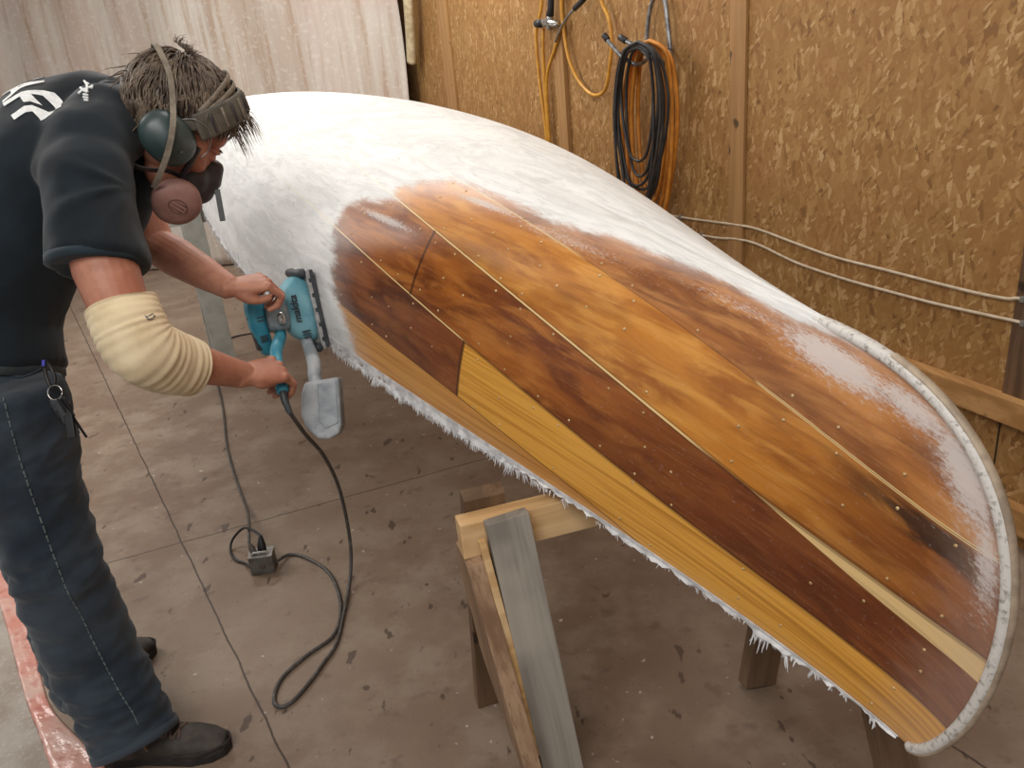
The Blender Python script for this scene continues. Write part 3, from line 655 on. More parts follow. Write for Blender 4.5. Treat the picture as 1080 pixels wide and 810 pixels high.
# ------------------------------------------------------------------ floor things
def floor_film():
    L_ = [(-60,420),(-30,560),(0,640),(14,690),(26,735),(42,778),(55,815),(90,900)]; Rr = [(-30,420),(-8,545),(6,592),(24,640),(38,690),(54,745),(90,785),(122,822),(200,930)]
    A = spline([Wz(x,y,.0) for x,y in L_], 8); C = spline([Wz(x,y,.0) for x,y in Rr], 8); n = 70; mL = [A[int(i*(len(A)-1)/n)] for i in range(n+1)]; mR = [C[int(i*(len(C)-1)/n)] for i in range(n+1)]
    V = []; Fc = []; k = 12
    for i in range(n+1):
        for j in range(k+1):
            p = mL[i].lerp(mR[i], j/k); z = .004+.010*abs(noise.noise(Vector((p.x*14,p.y*9,0))))+.006*abs(noise.noise(Vector((p.x*45,p.y*30,4))))
            if j in (0,k): z = .002
            V.append((p.x,p.y,z))
    for i in range(n):
        for j in range(k): Fc.append((i*(k+1)+j,(i+1)*(k+1)+j,(i+1)*(k+1)+j+1,i*(k+1)+j+1))
    t = NT('red_film'); nz = t.noise(7, detail=4); n2 = t.noise(40, detail=3)
    c = t.mix(t.ramp(nz,.38,.66), lin((196,134,120)), lin((204,172,160))); c = t.mix(t.math('MULTIPLY', t.ramp(n2,.55,.7), .5), c, lin((170,100,90)))
    t.bump(t.math('ADD', nz, n2), .5, .006); t.fin(c, .22, spec=.6)
    b = B(); b.add(V,Fc); o = b.build('plastic_film', t.m, smooth=True); o.modifiers.new('s','SOLIDIFY').thickness = .0012
    tag(o, 'crumpled strip of shiny pinkish-red plastic film on the floor at lower left', 'plastic sheet')
    # grey dusty paper beyond it
    V = []; Fc = []; E_ = [Wz(-420,500,0), Wz(-400,640,0), Wz(-380,900,0)]
    for i in range(n+1):
        p = mL[i]; q = p+Vector((-.9,-.12,0))
        for j in range(9):
            r_ = (p+Vector((.012,0,0))).lerp(q, j/8); V.append((r_.x, r_.y, .0012+.004*abs(noise.noise(Vector((r_.x*6,r_.y*6,9))))*(1 if j else 0)))
    for i in range(n):
        for j in range(8): Fc.append((i*9+j,i*9+j+1,(i+1)*9+j+1,(i+1)*9+j))
    t = NT('grey_dusty_paper'); nz = t.noise(9, detail=5); n2 = t.noise(80, detail=4, rough=.7)
    c = t.mix(t.ramp(nz,.35,.65), lin((158,150,140)), lin((140,128,116))); c = t.mix(t.math('MULTIPLY', t.ramp(n2,.5,.7), .5), c, lin((184,178,170))); t.bump(n2,.3,.002); t.fin(c,.6,spec=.3)
    b = B(); b.add(V,Fc); o = b.build('floor_paper', t.m, smooth=True); tag(o, 'dusty grey paper covering the floor in the lower left corner', 'floor covering')
floor_film()

M['cord'] = simple('grey_black_cord', (70,66,64), .5, (112,106,100), 60, lo=.5, hi=.75)
def outlet_box():
    c = Wz(278,606,0); fx = (Wz(292,604,0)-Wz(265,608,0)).normalized(); fy = UP.cross(fx); hw = .036; hd = .027; hh = .030
    root = thing('extension_cord', 'extension cord with a small grey metal outlet box on the floor near the man', 'extension cord', c)
    gm = simple('grey_box_metal', (112,110,104), .45, (92,88,84), 40, metal=.3)
    b = B(); b.box(c+fy*hd+UP*hh, fx*hw, fy*hd, UP*hh); b.build('outlet_box', gm, root, bevel=.004)
    b = B(); b.box(c+fy*hd+UP*(2*hh+.0015), fx*(hw+.001), fy*(hd+.001), UP*.0022); b.build('cover_plate', simple('grey_plate', (140,138,132), .4, (120,116,110), 40, metal=.4), root, bevel=.001)
    b = B(); b.tube([c+fy*(hd-.012+.024*0)+fx*x_+UP*(2*hh+z_) for x_,z_ in ((-.024,.004),(-.020,.011),(.020,.011),(.024,.004))], .0035, 8); b.build('receptacle_rim', simple('pale_rim',(176,172,166),.4), root, smooth=True)
    b = B(); b.ell(c+fx*.002+UP*hh-fy*.0005, fx*.009, UP*.009, fy*.002, 14, 6); b.build('knockout', simple('rusty_knockout',(96,82,76),.6), root, smooth=True)
    # black plug and its looping lead
    b = B(); tp = c+fy*(hd+.006)+fx*.004+UP*(2*hh); b.loft([tp+UP*.0, tp+UP*.022+fy*.006, tp+UP*.046+fy*.018], [(.014,.011),(.013,.011),(.006,.006)], side=fx, n=12); b.build('black_plug', M['black'], root, smooth=True)
    b = B(); tq = c+fy*(hd-.002)-fx*.018+UP*(2*hh); b.loft([tq, tq+UP*.02+fy*.004-fx*.006, tq+UP*.034+fy*.012-fx*.012], [(.010,.008),(.010,.008),(.005,.005)], side=fx, n=12); b.build('grey_plug', simple('grey_plug',(96,88,82),.5), root, smooth=True)
    return c, fx, fy, tp+UP*.046+fy*.018, tq+UP*.034+fy*.012-fx*.012, hw, hd, hh, root
bc, bfx, bfy, plugA, plugB, bhw, bhd, bhh, ecord = outlet_box()
g = lambda x,y,z=.006: Wz(x,y,z)
b = B(); b.tube(spline([plugA, Wz(268,560,.10), Wz(257,557,.07), Wz(246,568,.03), g(243,580), g(248,590), g(258,594), bc-bfx*bhw+bfy*bhd*.6+UP*.02],8), .0042, 8)
b.build('cord_loop', M['black'], ecord, smooth=True)
b = B(); b.tube(spline([plugB+UP*.002, Wz(262,545,.04), g(257,528), g(247,500), g(239,468), g(235,430), g(229,405), g(224,385), g(222,372), g(236,360), g(262,352), g(330,345), g(400,330)],8), .0048, 8)
b.build('supply_cord', M['cord'], ecord, smooth=True)

# ------------------------------------------------------------------ orbital sander
hu, ht = .060, .2675
SP = HV(hu, ht); SN = HN(hu, ht)
if SN.dot(Vector((-1,-.5,0))) < 0: SN = -SN
_du = (HV(hu+.01,ht)-HV(hu-.01,ht)).normalized(); _dt = (HV(hu,ht+.004)-HV(hu,ht-.004)).normalized()
SV = (_du*1.0+_dt*.34); SV = (SV-SN*SV.dot(SN)).normalized(); SW = SN.cross(SV)       # SV up along pad, SW across
if SW.dot(fwd) > 0: SW = -SW                                                           # SW towards the camera
def SPt(v, w_, n): return SP+SV*v+SW*w_+SN*(n+.012)
M['teal'] = simple('teal_plastic', (38,124,148), .42, (60,138,158), 25, spec=.5); M['teal2'] = simple('dusty_teal_plastic', (88,150,166), .55, (120,170,182), 18)
M['smoke'] = simple('dusty_clear_plastic', (112,124,130), .3, (150,158,160), 30); M['platem'] = simple('dusty_aluminium', (186,186,184), .4, (150,150,150), 40, metal=.5)
M['bagm'] = simple('dusty_grey_box', (132,138,142), .5, (168,172,176), 14, lo=.4, hi=.6); M['dk'] = simple('dark_grey_plastic', (44,48,52), .5, (62,66,70), 30)
HA = Wd(291,372,1.73); HB = Wd(295,398,1.69); HC = Wd(298,412,1.665)
def sander():
    root = thing('sander', 'teal handheld finishing sander with dusty grey dust box pressed against the canoe hull', 'sander', SP)
    L2, W2 = .098, .050
    b = B(); b.box(SPt(0,0,-.004), SV*L2, SW*W2, SN*.005); b.build('pad_foam', M['dk'], root, bevel=.002)
    b = B(); b.box(SPt(0,0,.006), SV*(L2+.002), SW*(W2+.001), SN*.005); b.build('base_plate', M['platem'], root, bevel=.002)
    for k in range(5):
        v = -.075+.037*k; b = B(); b.box(SPt(v,W2+.0015,.004), SV*.005, SW*.0012, SN*.003); b.build('plate_slot', M['dk'], root)
    for sgn in (1,-1):
        b = B(); b.loft([SPt(sgn*(L2-.004),-W2*.9,.018), SPt(sgn*(L2-.002),0,.021), SPt(sgn*(L2-.004),W2*.95,.018)], [(.011,.011)]*3, side=SN, n=12); b.build('paper_clamp', M['dk'], root, smooth=True)
        b = B(); b.tube([SPt(sgn*(L2+.004),-W2*.7,.016), SPt(sgn*(L2+.008),0,.026), SPt(sgn*(L2+.004),W2*.9,.016)], .0022, 6); b.build('clamp_wire', M['chrome'], root, smooth=True)
    b = B()
    prof = [(.010,.083,.045),(.024,.085,.046),(.040,.080,.045),(.058,.066,.042),(.068,.050,.038)]
    b.loft([SPt(0.004,0,n) for n,_,_ in prof], [(v,w_) for _,v,w_ in prof], side=SV, n=28, expo=.62, dome=.12); b.build('motor_skirt', M['teal2'], root, smooth=True)
    b = B(); b.loft([SPt(.006,0,.066),SPt(.006,0,.082),SPt(.006,0,.105),SPt(.006,0,.118)], [(.040,.036),(.043,.038),(.041,.037),(.036,.033)], side=SV, n=24, expo=.6, dome=.1); b.build('motor_housing', M['smoke'], root, smooth=True)
    b = B(); b.ell(SPt(-.004,.036,.090), SV*.018, SN*.012, SW*.006, 16, 8); b.build('switch_cover', M['chrome'], root, smooth=True)
    # upper handle: long teal grip parallel to the pad
    b = B(); b.loft([SPt(v-.008,0,.136+k) for v,k in ((-.070,-.004),(-.045,.0),(0,.004),(.035,.004),(.062,.0),(.074,-.006))], [(.015,.020),(.019,.023),(.021,.026),(.022,.027),(.021,.026),(.014,.018)], side=SN, n=24, expo=.75, dome=.5); b.build('top_grip', M['teal'], root, smooth=True)
    b = B(); b.loft([SPt(.058,0,.140),SPt(.012,0,.150),SPt(-.068,0,.148)], [(.010,.021),(.012,.022),(.008,.016)], side=SN, n=16, dome=.4); b.build('grip_pad', M['dk'], root, smooth=True)
    # lower loop handle leading to the cord
    b = B(); b.loft(spline([SPt(-.020,0,.098),SPt(-.045,.006,.092),HA,HB,HC],4), [(.014,.016)]*17, side=SN, n=14); b.build('rear_handle', M['teal'], root, smooth=True)
    for k in range(3):
        b = B(); v = -.062+.008*k; b.box(SPt(v,.0455,.040), SV*.0016, SW*.0012, SN*.010); b.build('vent_slot', M['dk'], root)
    for k,(v,n) in enumerate(((.010,.135),(.002,.135),(-.036,.137),(-.042,.137),(-.048,.137))):
        b = B(); b.box(SPt(v,.0245,n+.002), SV*.0016, SW*.002, SN*.009); b.build('grip_slot', M['dk'], root)
    # lettering on the skirt
    cu_d = bpy.data.curves.new('lettering','FONT'); cu_d.body = 'makita'; cu_d.size = .026; cu_d.extrude = .0006; cu_d.offset = .0006; cu_d.align_x = 'CENTER'; cu_d.shear = .2
    o = bpy.data.objects.new('tmp', cu_d); COL.objects.link(o); dg = bpy.context.evaluated_depsgraph_get(); me = bpy.data.meshes.new_from_object(o.evaluated_get(dg)); bpy.data.objects.remove(o)
    o = link('lettering', me, M['dk']); mx = Matrix((-SV, SN*1, SW)).transposed().to_4x4()
    if mx.to_3x3().determinant() < 0: mx = Matrix((SV, SN, SW)).transposed().to_4x4()
    mx.translation = SPt(.012,.0466,.046)+SN*.0; o.matrix_world = mx; o.parent = root; o.matrix_parent_inverse = root.matrix_world.inverted()
    # dust nozzle and dust box
    dz = Wd(333,400,1.80)
    b = B(); b.loft(spline([SPt(-.070,.010,.034), Wd(331,382,1.80), Wd(332,398,1.79), Wd(337,414,1.78)],4), [(.014,.012),(.014,.013),(.015,.013),(.016,.013)]+[(.016,.014)]*9, side=SN, n=14); b.build('dust_nozzle', M['bagm'], root, smooth=True)
    top = Wd(339,402,1.78); bot = Wd(342,462,1.78); ax = (Wd(360,400,1.78)-Wd(320,404,1.78)).normalized(); dn = (bot-top).normalized(); fr = ax.cross(dn)
    hw = .046; Lb = (bot-top).length
    poly = [(-hw*.75,.0),(hw,-.006),(hw*1.02,Lb*.80),(hw*.85,Lb*.95),(hw*.35,Lb*1.02),(-hw*.2,Lb),(-hw*.8,Lb*.78),(-hw*1.0,Lb*.55),(-hw*.95,Lb*.2)]
    b = B(); b.prism(poly, top, ax, dn, fr, .024); b.build('dust_box', M['bagm'], root, bevel=.008, seg=3, smooth=False)
    poly = [(-hw*.1,.006),(hw*.86,.002),(hw*.88,Lb*.76),(hw*.2,Lb*.84),(-hw*.1,Lb*.7)]
    b = B(); b.prism(poly, top-fr*.0 , ax, dn, fr, .0265); b.build('dust_box_panel', simple('dusty_box_panel',(152,158,162),.5,(122,128,134),20), root, bevel=.003)
    # power cord hanging to the floor, looping, ending in the outlet box
    e0 = HC
    b = B(); b.loft([e0, Wd(301,424,1.66), Wd(306,436,1.66)], [.010,.0085,.006], n=10); b.build('cord_guard', M['dk'], root, smooth=True)
    b = B(); pts = [Wd(305,434,1.66), Wz(322,458,.60), Wz(341,480,.50), Wz(356,510,.35), Wz(365,545,.21), Wz(370,580,.09), g(369,612,.02), g(363,645), g(355,678), g(342,698), g(322,725), g(304,743), g(291,744), g(290,730), g(300,712), g(325,690), g(350,672), g(359,650), g(357,625), g(345,602), g(322,588), g(305,585), bc+bfx*bhw+bfy*bhd+UP*.02]
    b.tube(spline(pts,8), .0052, 8); b.build('power_cord', M['cord'], root, smooth=True)
sander()

# ------------------------------------------------------------------ the man
f_ = Vector((math.sin(R(72)), math.cos(R(72)), 0)); r_ = Vector((math.sin(R(162)), math.cos(R(162)), 0))
def mat_skin():
    t = NT('skin'); n = t.noise(14, detail=4); n2 = t.noise(300, detail=2, sc=(1,1,1)); n3 = t.noise(40, detail=4)
    c = t.mix(t.ramp(n,.35,.65), lin((182,128,104)), lin((164,106,84))); c = t.mix(t.math('MULTIPLY', t.ramp(n3,.5,.7), .3), c, lin((142,88,70)))
    t.bump(t.math('ADD', n2, n3), .25, .0012); t.b.inputs['Subsurface Weight'].default_value = .08; t.b.inputs['Subsurface Radius'].default_value = (.01,.004,.002)
    return t.fin(c, .52, spec=.4)
M['skin'] = mat_skin()
def cloth(name, c1, c2, sc_, weave, rough=.85):
    t = NT(name); n = t.noise(sc_, detail=5); w_ = t.noise(weave, detail=2); c = t.mix(t.ramp(n,.35,.68), lin(c1), lin(c2))
    t.bump(t.math('ADD', w_, t.math('MULTIPLY', n, .5)), .3, .0015); t.b.inputs['Sheen Weight'].default_value = .15
    return t.fin(c, rough, spec=.2)
M['shirt'] = cloth('black_cotton', (20,27,33), (28,37,44), 9, 600)
M['denim'] = cloth('dark_denim', (32,41,51), (56,65,74), 6, 500)
M['print'] = simple('white_print', (232,234,234), .7, (214,216,216), 80)
M['bandage'] = cloth('cream_elastic', (222,204,170), (206,186,150), 18, 300)
M['hair'] = simple('dark_brown_hair', (66,52,42), .5, (110,94,78), 26, sc=(1,1,1))
M['cup'] = simple('dark_green_grey_plastic', (46,62,63), .42, (58,74,74), 20, spec=.6); M['strap'] = simple('dusty_strap', (132,122,108), .8, (108,98,86), 50)
M['band'] = simple('dusty_headband', (74,70,62), .7, (96,90,80), 40); M['mask'] = simple('dark_rubber_mask', (46,42,46), .55, (58,52,54), 40); M['cart'] = simple('dusty_pink_filter', (150,112,104), .6, (132,96,88), 24, bump=.2)

neckb = Wd(126,122,1.60)
E0 = Wd(179,143,1.50); dl = R(46); HF = (f_*math.cos(dl)-UP*math.sin(dl)).normalized(); HU = (f_*math.sin(dl)+UP*math.cos(dl)).normalized(); HR = r_.copy()
yaw = R(13); HF, HR = (HF*math.cos(yaw)-HR*math.sin(yaw)).normalized(), (HR*math.cos(yaw)+HF*math.sin(yaw)).normalized()
# E0 lies on the near-side ear line; the head's mid-plane is one half head width behind
def HPt(f, u, l): return E0 + HF*f + HU*u + HR*l - HR*.0
torso = [(-8,425),(-12,395),(-14,340),(2,265),(38,185),(84,142),(112,126)]
tc = [Wd(x,y,1.62) for x,y in torso]
J = dict(hipN=Wd(4,425,1.50), kneeN=Wd(62,600,1.60), ankN=Wz(140,768,.10), hipF=Wd(-4,420,1.78), kneeF=Wd(48,592,1.86), ankF=Wz(94,716,.10),
         shN=Wd(88,165,1.46), elN=Wd(150,370,1.42), wrN=Wd(258,396,1.60), shF=Wd(118,160,1.80), elF=Wd(163,258,1.80), wrF=Wd(243,304,1.735))
def heelpos(x,y): return Wz(x,y,0)
shoeN = (Wz(112,801,0), Wz(246,789,0)); shoeF = (Wz(64,737,0), Wz(166,684,0))
def finger(b, p, x, z, segs, curls, rads):
    pts = [p]; a = 0; dirs = []
    for L_, c in zip(segs, curls):
        a += R(c); d = x*math.cos(a)-z*math.sin(a); pts.append(pts[-1]+d*L_)
    sp = []; rr = []
    for i in range(len(pts)-1):
        for k in range(4): sp.append(pts[i].lerp(pts[i+1], k/4)); rr.append(rads[i]*(1-k/4)+rads[i+1]*(k/4)+(.0007 if k == 0 and i else 0))
    sp.append(pts[-1]); rr.append(rads[-1]); y = z.cross(x)
    b.loft(sp, rr, side=y, n=12, dome=.9); return pts
def hand(b, W, x, z, ys, curls, thumb, spread=3., scl=1.):
    """x wrist->knuckles, z back of hand, ys +-1 picks the thumb side"""
    x = x.normalized(); z = (z-x*z.dot(x)).normalized(); y = z.cross(x)*ys; s = scl; tips = []
    b.loft([W-x*.02*s, W, W+x*.02*s, W+x*.05*s, W+x*.078*s, W+x*.090*s], [(.026*s,.021*s),(.027*s,.020*s),(.034*s,.019*s),(.041*s,.017*s),(.042*s,.014*s),(.038*s,.009*s)], side=y, n=20, expo=.85, dome=.3)
    b.ell(W+x*.035*s+y*.022*s-z*.010*s, x*.030*s, y*.018*s, z*.016*s)      # ball of the thumb
    b.ell(W+x*.040*s-y*.024*s-z*.008*s, x*.032*s, y*.014*s, z*.014*s)
    segs = [(.044,.026,.021),(.048,.030,.022),(.045,.028,.022),(.035,.021,.019)]
    for i, (yo, xo) in enumerate(((.031,.084),(.0105,.089),(-.0105,.085),(-.030,.077))):
        dx = (x + y*math.tan(R(spread*(1.5-i)))).normalized(); p = W+x*xo*s+y*yo*s+z*.001*s
        b.ell(p+z*.003*s, x*.011*s, y*.0098*s, z*.0095*s, 12, 8)
        k = .0092 if i < 3 else .0080
        tips.append(finger(b, p, dx, z, [q*s for q in segs[i]], curls[i], [k*s*1.04, k*s, k*s*.92, k*s*.78]))
    tp = [W+x*q[0]*s+y*q[1]*s+z*q[2]*s for q in thumb]; b.loft(spline(tp,5), [(.0145-.0052*min(1,i/(5*(len(tp)-1)-1)*1.25))*s for i in range(5*(len(tp)-1)+1)], n=12, dome=.9)
    return tips, tp, x, y, z
def man():
    base = (J['ankN']+J['ankF'])/2; base.z = 0
    root = thing('person', 'man in black staff t-shirt, jeans, ear defenders and respirator, bent over the canoe sanding', 'person', base)
    # ---- body: one continuous skin
    b = B()
    b.loft(tc, [(.125,.085),(.130,.085),(.120,.085),(.140,.105),(.160,.110),(.150,.085),(.090,.062)], side=r_, n=28, dome=.6)
    b.loft([Wd(108,126,1.60), Wd(138,124,1.585), HPt(-.035,-.03,-.085)], [(.058,.060),(.057,.058),(.055,.058)], side=r_, n=20)
    C = HPt(.008,.058,-.085)
    b.ell(C, HF*.101, HR*.078, HU*.092, 32, 24)                           # cranium
    b.ell(HPt(.040,-.005,-.085), HF*.074, HR*.068, HU*.080, 28, 20)       # face block
    b.ell(HPt(.058,-.070,-.085), HF*.050, HR*.050, HU*.042, 24, 16)       # jaw
    b.ell(HPt(.098,-.092,-.085), HF*.018, HR*.024, HU*.018, 16, 10)       # chin
    b.ell(HPt(.086,.050,-.085), HF*.028, HR*.058, HU*.030, 24, 14)        # brow
    for l in (-1,1):
        b.ell(HPt(.094,.026,-.085+l*.032), HF*.018, HR*.026, HU*.008, 16, 8)   # brow ridge
        b.ell(HPt(.076,-.018,-.085+l*.045), HF*.026, HR*.020, HU*.020, 16, 10) # cheek
        b.ell(HPt(-.006,-.008,-.085+l*.076), HF*.017, HR*.010, HU*.030, 16, 10)# ear
        b.ell(HPt(.100,.010,-.085+l*.031), HF*.010, HR*.016, HU*.010, 14, 8)   # eyelids
    b.loft([HPt(.104,.018,-.085),HPt(.116,-.006,-.085),HPt(.126,-.026,-.085)], [(.008,.010),(.011,.013),(.014,.012)], side=HR, n=12, dome=.8)
    b.ell(HPt(.112,-.050,-.085), HF*.010, HR*.022, HU*.006, 14, 8); b.ell(HPt(.110,-.062,-.085), HF*.010, HR*.020, HU*.007, 14, 8)
    # legs and arms
    for s in 'NF':
        h, k, a = J['hip'+s], J['knee'+s], J['ank'+s]
        mid = [Wd(22,485,1.54), Wd(62,605,1.60), Wd(80,650,1.65), Wd(106,704,1.69)] if s == 'N' else [Wd(14,480,1.80), k, k.lerp(a,.3), k.lerp(a,.7)]
        b.loft([h-UP*.03, h-UP*.06]+mid+[a+UP*.02, a-UP*.005], [.060,.066,.066,.054,.050,.042,.026,.022], side=r_, n=20)
        hl, to = (shoeN if s == 'N' else shoeF); d = (to-hl).normalized()
        b.loft([a-UP*.01, hl.lerp(to,.24)+UP*.06, hl.lerp(to,.40)+UP*.045, hl.lerp(to,.62)+UP*.033, hl.lerp(to,.84)+UP*.027], [(.020,.020),(.018,.018),(.022,.018),(.026,.013),(.020,.009)], side=d.cross(UP), n=16)
    sh, el, wr = J['shN'], J['elN'], J['wrN']; sd = Wd(118,300,1.41)
    b.loft([sh, Wd(98,230,1.43), Wd(112,285,1.415), Wd(130,335,1.41), el, el.lerp(wr,.25)+UP*.004, el.lerp(wr,.55), el.lerp(wr,.82), wr], [(.066,.062),(.062,.060),(.060,.058),(.052,.050),(.046,.048),(.040,.042),(.037,.039),(.029,.032),(.024,.028)], n=22)
    b.ell(sh, r_*.06, f_*.065, UP*.07)
    sh, el, wr = J['shF'], J['elF'], J['wrF']
    b.loft([sh, sh.lerp(el,.5), el, el.lerp(wr,.3), el.lerp(wr,.65), wr], [(.062,.060),(.056,.056),(.046,.048),(.045,.047),(.037,.040),(.025,.029)], n=22)
    # far (left) hand closes over the top of the grip
    xl = (Wd(281,297,1.77)-J['wrF']).normalized(); zl = (Wd(250,270,1.70)-Wd(256,300,1.74)).normalized()
    tl = hand(b, J['wrF'], xl, zl, 1 if (zl.cross(xl)).dot(r_) > 0 else -1, [(48,72,40),(52,76,44),(56,78,44),(60,78,42)],
              [(.015,.020,-.008),(.032,.034,-.020),(.056,.040,-.026),(.080,.036,-.026)], 2, .94)
    # near (right) hand wraps the rear handle, back of the hand to the camera
    xr = (Wd(292,390,1.655)-J['wrN']).normalized(); zr = (-fwd*.8+cu*.45-cr*.15).normalized()
    yy = zr.cross(xr); tr = hand(b, J['wrN'], xr, zr, 1 if yy.dot(cu) > 0 else -1, [(52,70,35),(50,72,38),(46,72,38),(36,50,28)],
              [(.018,.022,-.006),(.034,.038,-.018),(.056,.044,-.034),(.072,.034,-.048)], 5, 1.0)
    body = blob('body', b, .0024, M['skin'], root, smooth=3)
    # eyes
    for l in (-1,1):
        q = B(); q.ell(HPt(.1045,.008,-.085+l*.031), HF*.0085, HR*.011, HU*.0055, 14, 8); q.build('eye', simple('eye',(196,186,178),.2,(120,100,90),200), root, smooth=True)
    # ---- t-shirt
    b = B()
    b.loft([Wd(-6,392,1.62)]+tc[2:]+[Wd(124,124,1.60)], [(.182,.142),(.174,.134),(.190,.150),(.224,.157),(.224,.134),(.150,.104),(.084,.078)], side=r_, n=36, dome=.25)
    b.loft([Wd(96,150,1.60), Wd(90,160,1.48), Wd(92,190,1.44), Wd(98,230,1.43), Wd(101,262,1.425), Wd(102,278,1.42)], [(.080,.080),(.080,.078),(.083,.080),(.086,.082),(.088,.084),(.090,.085)], n=28, dome=.05)
    b.loft([Wd(104,140,1.64), Wd(120,158,1.76), Wd(134,188,1.79), Wd(146,214,1.79), Wd(150,222,1.79)], [(.085,.085),(.075,.075),(.072,.070),(.070,.066),(.068,.064)], n=24, dome=.05)
    b.loft([Wd(128,124,1.60), Wd(112,130,1.54), Wd(92,152,1.48), Wd(88,190,1.46)], [.066,.082,.084,.086], n=24); b.loft([Wd(128,124,1.60), Wd(122,134,1.68), Wd(116,152,1.75)], [.064,.078,.078], n=24)
    b.loft([Wd(116,140,1.62), Wd(124,170,1.63), Wd(122,200,1.64), Wd(100,240,1.64)], [.078,.082,.086,.09], side=r_, n=24)
    b.ell(Wd(92,152,1.52), r_*.082, f_*.09, UP*.08); b.ell(Wd(116,150,1.74), r_*.08, f_*.085, UP*.08)
    def wr_shirt(p):
        q = Vector((p.dot(f_), p.dot(r_), p.z))
        a = noise.noise(Vector((q.x*5+q.z*7, q.y*4, q.z*3-q.x*4)))
        fold = math.sin((q.x*.75+q.z*.9)*38+3.2*noise.noise(q*4))*.5+.5
        k = max(0, min(1, (1.25-q.z)*3)); ap = Wd(152,205,1.47); v_ = p-ap; rr = v_.length; ang = math.atan2(v_.dot(cu), v_.dot(cr)); rad_ = math.sin(ang*7+1.5*noise.noise(q*3))*.5+.5; k2 = math.exp(-((rr-.13)/.06)**2)
        return a*.010 + (fold**3)*.0085*k + (rad_**2)*.007*k2 + .003*noise.noise(q*22)
    shirt = blob('t_shirt', b, .0058, M['shirt'], root, smooth=16, disp=wr_shirt)
    dg = bpy.context.evaluated_depsgraph_get(); bvh = BVHTree.FromObject(shirt, dg)
    def onshirt(x, y): h = bvh.ray_cast(cam_o, ray(x,y).normalized()); return h[0]
    # hems: ribbed rings at the sleeves and collar
    q = B(); c_ = Wd(125,123,1.60); q.loft([Wd(124,123,1.60), Wd(131,122,1.595)], [(.076,.074),(.070,.069)], side=r_, n=28, dome=.05); q.build('collar', M['shirt'], shirt, smooth=True)
    q = B(); a0 = Wd(101.6,272,1.421); a1 = Wd(102,279.5,1.42); q.loft([a0,a1], [(.0905,.0855),(.0905,.0855)], n=40, dome=.02); q.build('sleeve_hem', cloth('sleeve_hem_cotton',(34,46,54),(44,58,66),9,600), shirt, smooth=True)
    # lettering across the upper back
    pF = onshirt(42,124); upd = (Wd(84,142,1.62)-Wd(25,205,1.62)).normalized(); upd = (upd-r_*upd.dot(r_)).normalized(); N = r_.cross(upd)
    if N.z < 0: N = -N
    cu_d = bpy.data.curves.new('lettering','FONT'); cu_d.body = 'STAFF'; cu_d.size = .096; cu_d.offset = .0036; cu_d.align_x = 'CENTER'; cu_d.align_y = 'CENTER'; cu_d.space_character = 1.16
    o = bpy.data.objects.new('tmp', cu_d); COL.objects.link(o); dg = bpy.context.evaluated_depsgraph_get(); me = bpy.data.meshes.new_from_object(o.evaluated_get(dg)); bpy.data.objects.remove(o)
    bm = bmesh.new(); bm.from_mesh(me); bmesh.ops.triangulate(bm, faces=bm.faces)
    for _ in range(4):
        es = [e for e in bm.edges if e.calc_length() > .010]
        if es: bmesh.ops.subdivide_edges(bm, edges=es, cuts=1); bmesh.ops.triangulate(bm, faces=bm.faces)
    ctr = pF - r_*.128
    for v in bm.verts:
        p = ctr + r_*v.co.x*1.0 + upd*v.co.y*1.1; h = bvh.ray_cast(p+N*.4, -N)
        v.co = (h[0]+h[1]*.0018) if h[0] else p
    bm.to_mesh(me); bm.free(); link('lettering', me, M['print'], shirt)
    q = B()
    for st in ([(83,99),(88,95),(92,94),(98,91)],[(89,86),(92,91),(91,98)],[(85,93),(90,97),(93,97)],[(88,100),(93,101)],[(88,103),(93,104)],[(89,106),(93,106.5)],[(92,88),(97,93)]):
        pts = [onshirt(*a) for a in st]; pts = [p-ray(90,96).normalized()*.0015+UP*.001 for p in pts if p]
        if len(pts) > 1: q.tube(spline(pts,4), .0024, 6)
    q.build('neck_emblem', M['print'], shirt, smooth=True)
    # ---- jeans
    b = B()
    b.loft([Wd(-9,356,1.62), Wd(-8,385,1.62), Wd(-8,410,1.62), Wd(-8,440,1.63), Wd(-2,470,1.64)], [(.164,.124),(.168,.130),(.172,.132),(.172,.132),(.15,.115)], side=r_, n=32, dome=.1)
    b.loft([J['hipN']+UP*.03, J['hipN']-UP*.02, Wd(20,480,1.54), Wd(42,545,1.58), Wd(61,605,1.60), Wd(80,650,1.65), Wd(104,700,1.69), Wz(134,762,.11), Wz(143,780,.075)],
           [(.105,.115),(.110,.120),(.100,.108),(.090,.096),(.086,.092),(.084,.090),(.085,.090),(.080,.088),(.080,.086)], side=r_, n=28, dome=.05)
    b.loft([J['hipF']+UP*.03, J['hipF']-UP*.02, Wd(12,480,1.80), Wd(46,590,1.86), J['kneeF'].lerp(J['ankF'],.5), J['ankF']+UP*.02, J['ankF']-UP*.03],
           [(.105,.115),(.110,.120),(.104,.110),(.086,.092),(.080,.086),(.074,.080),(.074,.080)], side=r_, n=28, dome=.05)
    def wr_j(p):
        q = Vector((p.dot(f_), p.dot(r_), p.z)); low = max(0, 1-abs(q.z-.16)*5); knee = max(0, 1-abs(q.z-.50)*6); hip = max(0,1-abs(q.z-.74)*7)
        s_ = math.sin(q.z*95+9*noise.noise(q*5)+q.x*26); s2 = math.sin(q.z*60-q.x*30+6*noise.noise(q*4+Vector((3,0,0))))
        dg_ = Vector((q.x*5+q.z*9, q.y*6, q.z*16-q.x*6)); f1 = 1-abs(noise.noise(dg_))*2.2; f2 = 1-abs(noise.noise(dg_*1.9+Vector((5,0,0))))*2.2
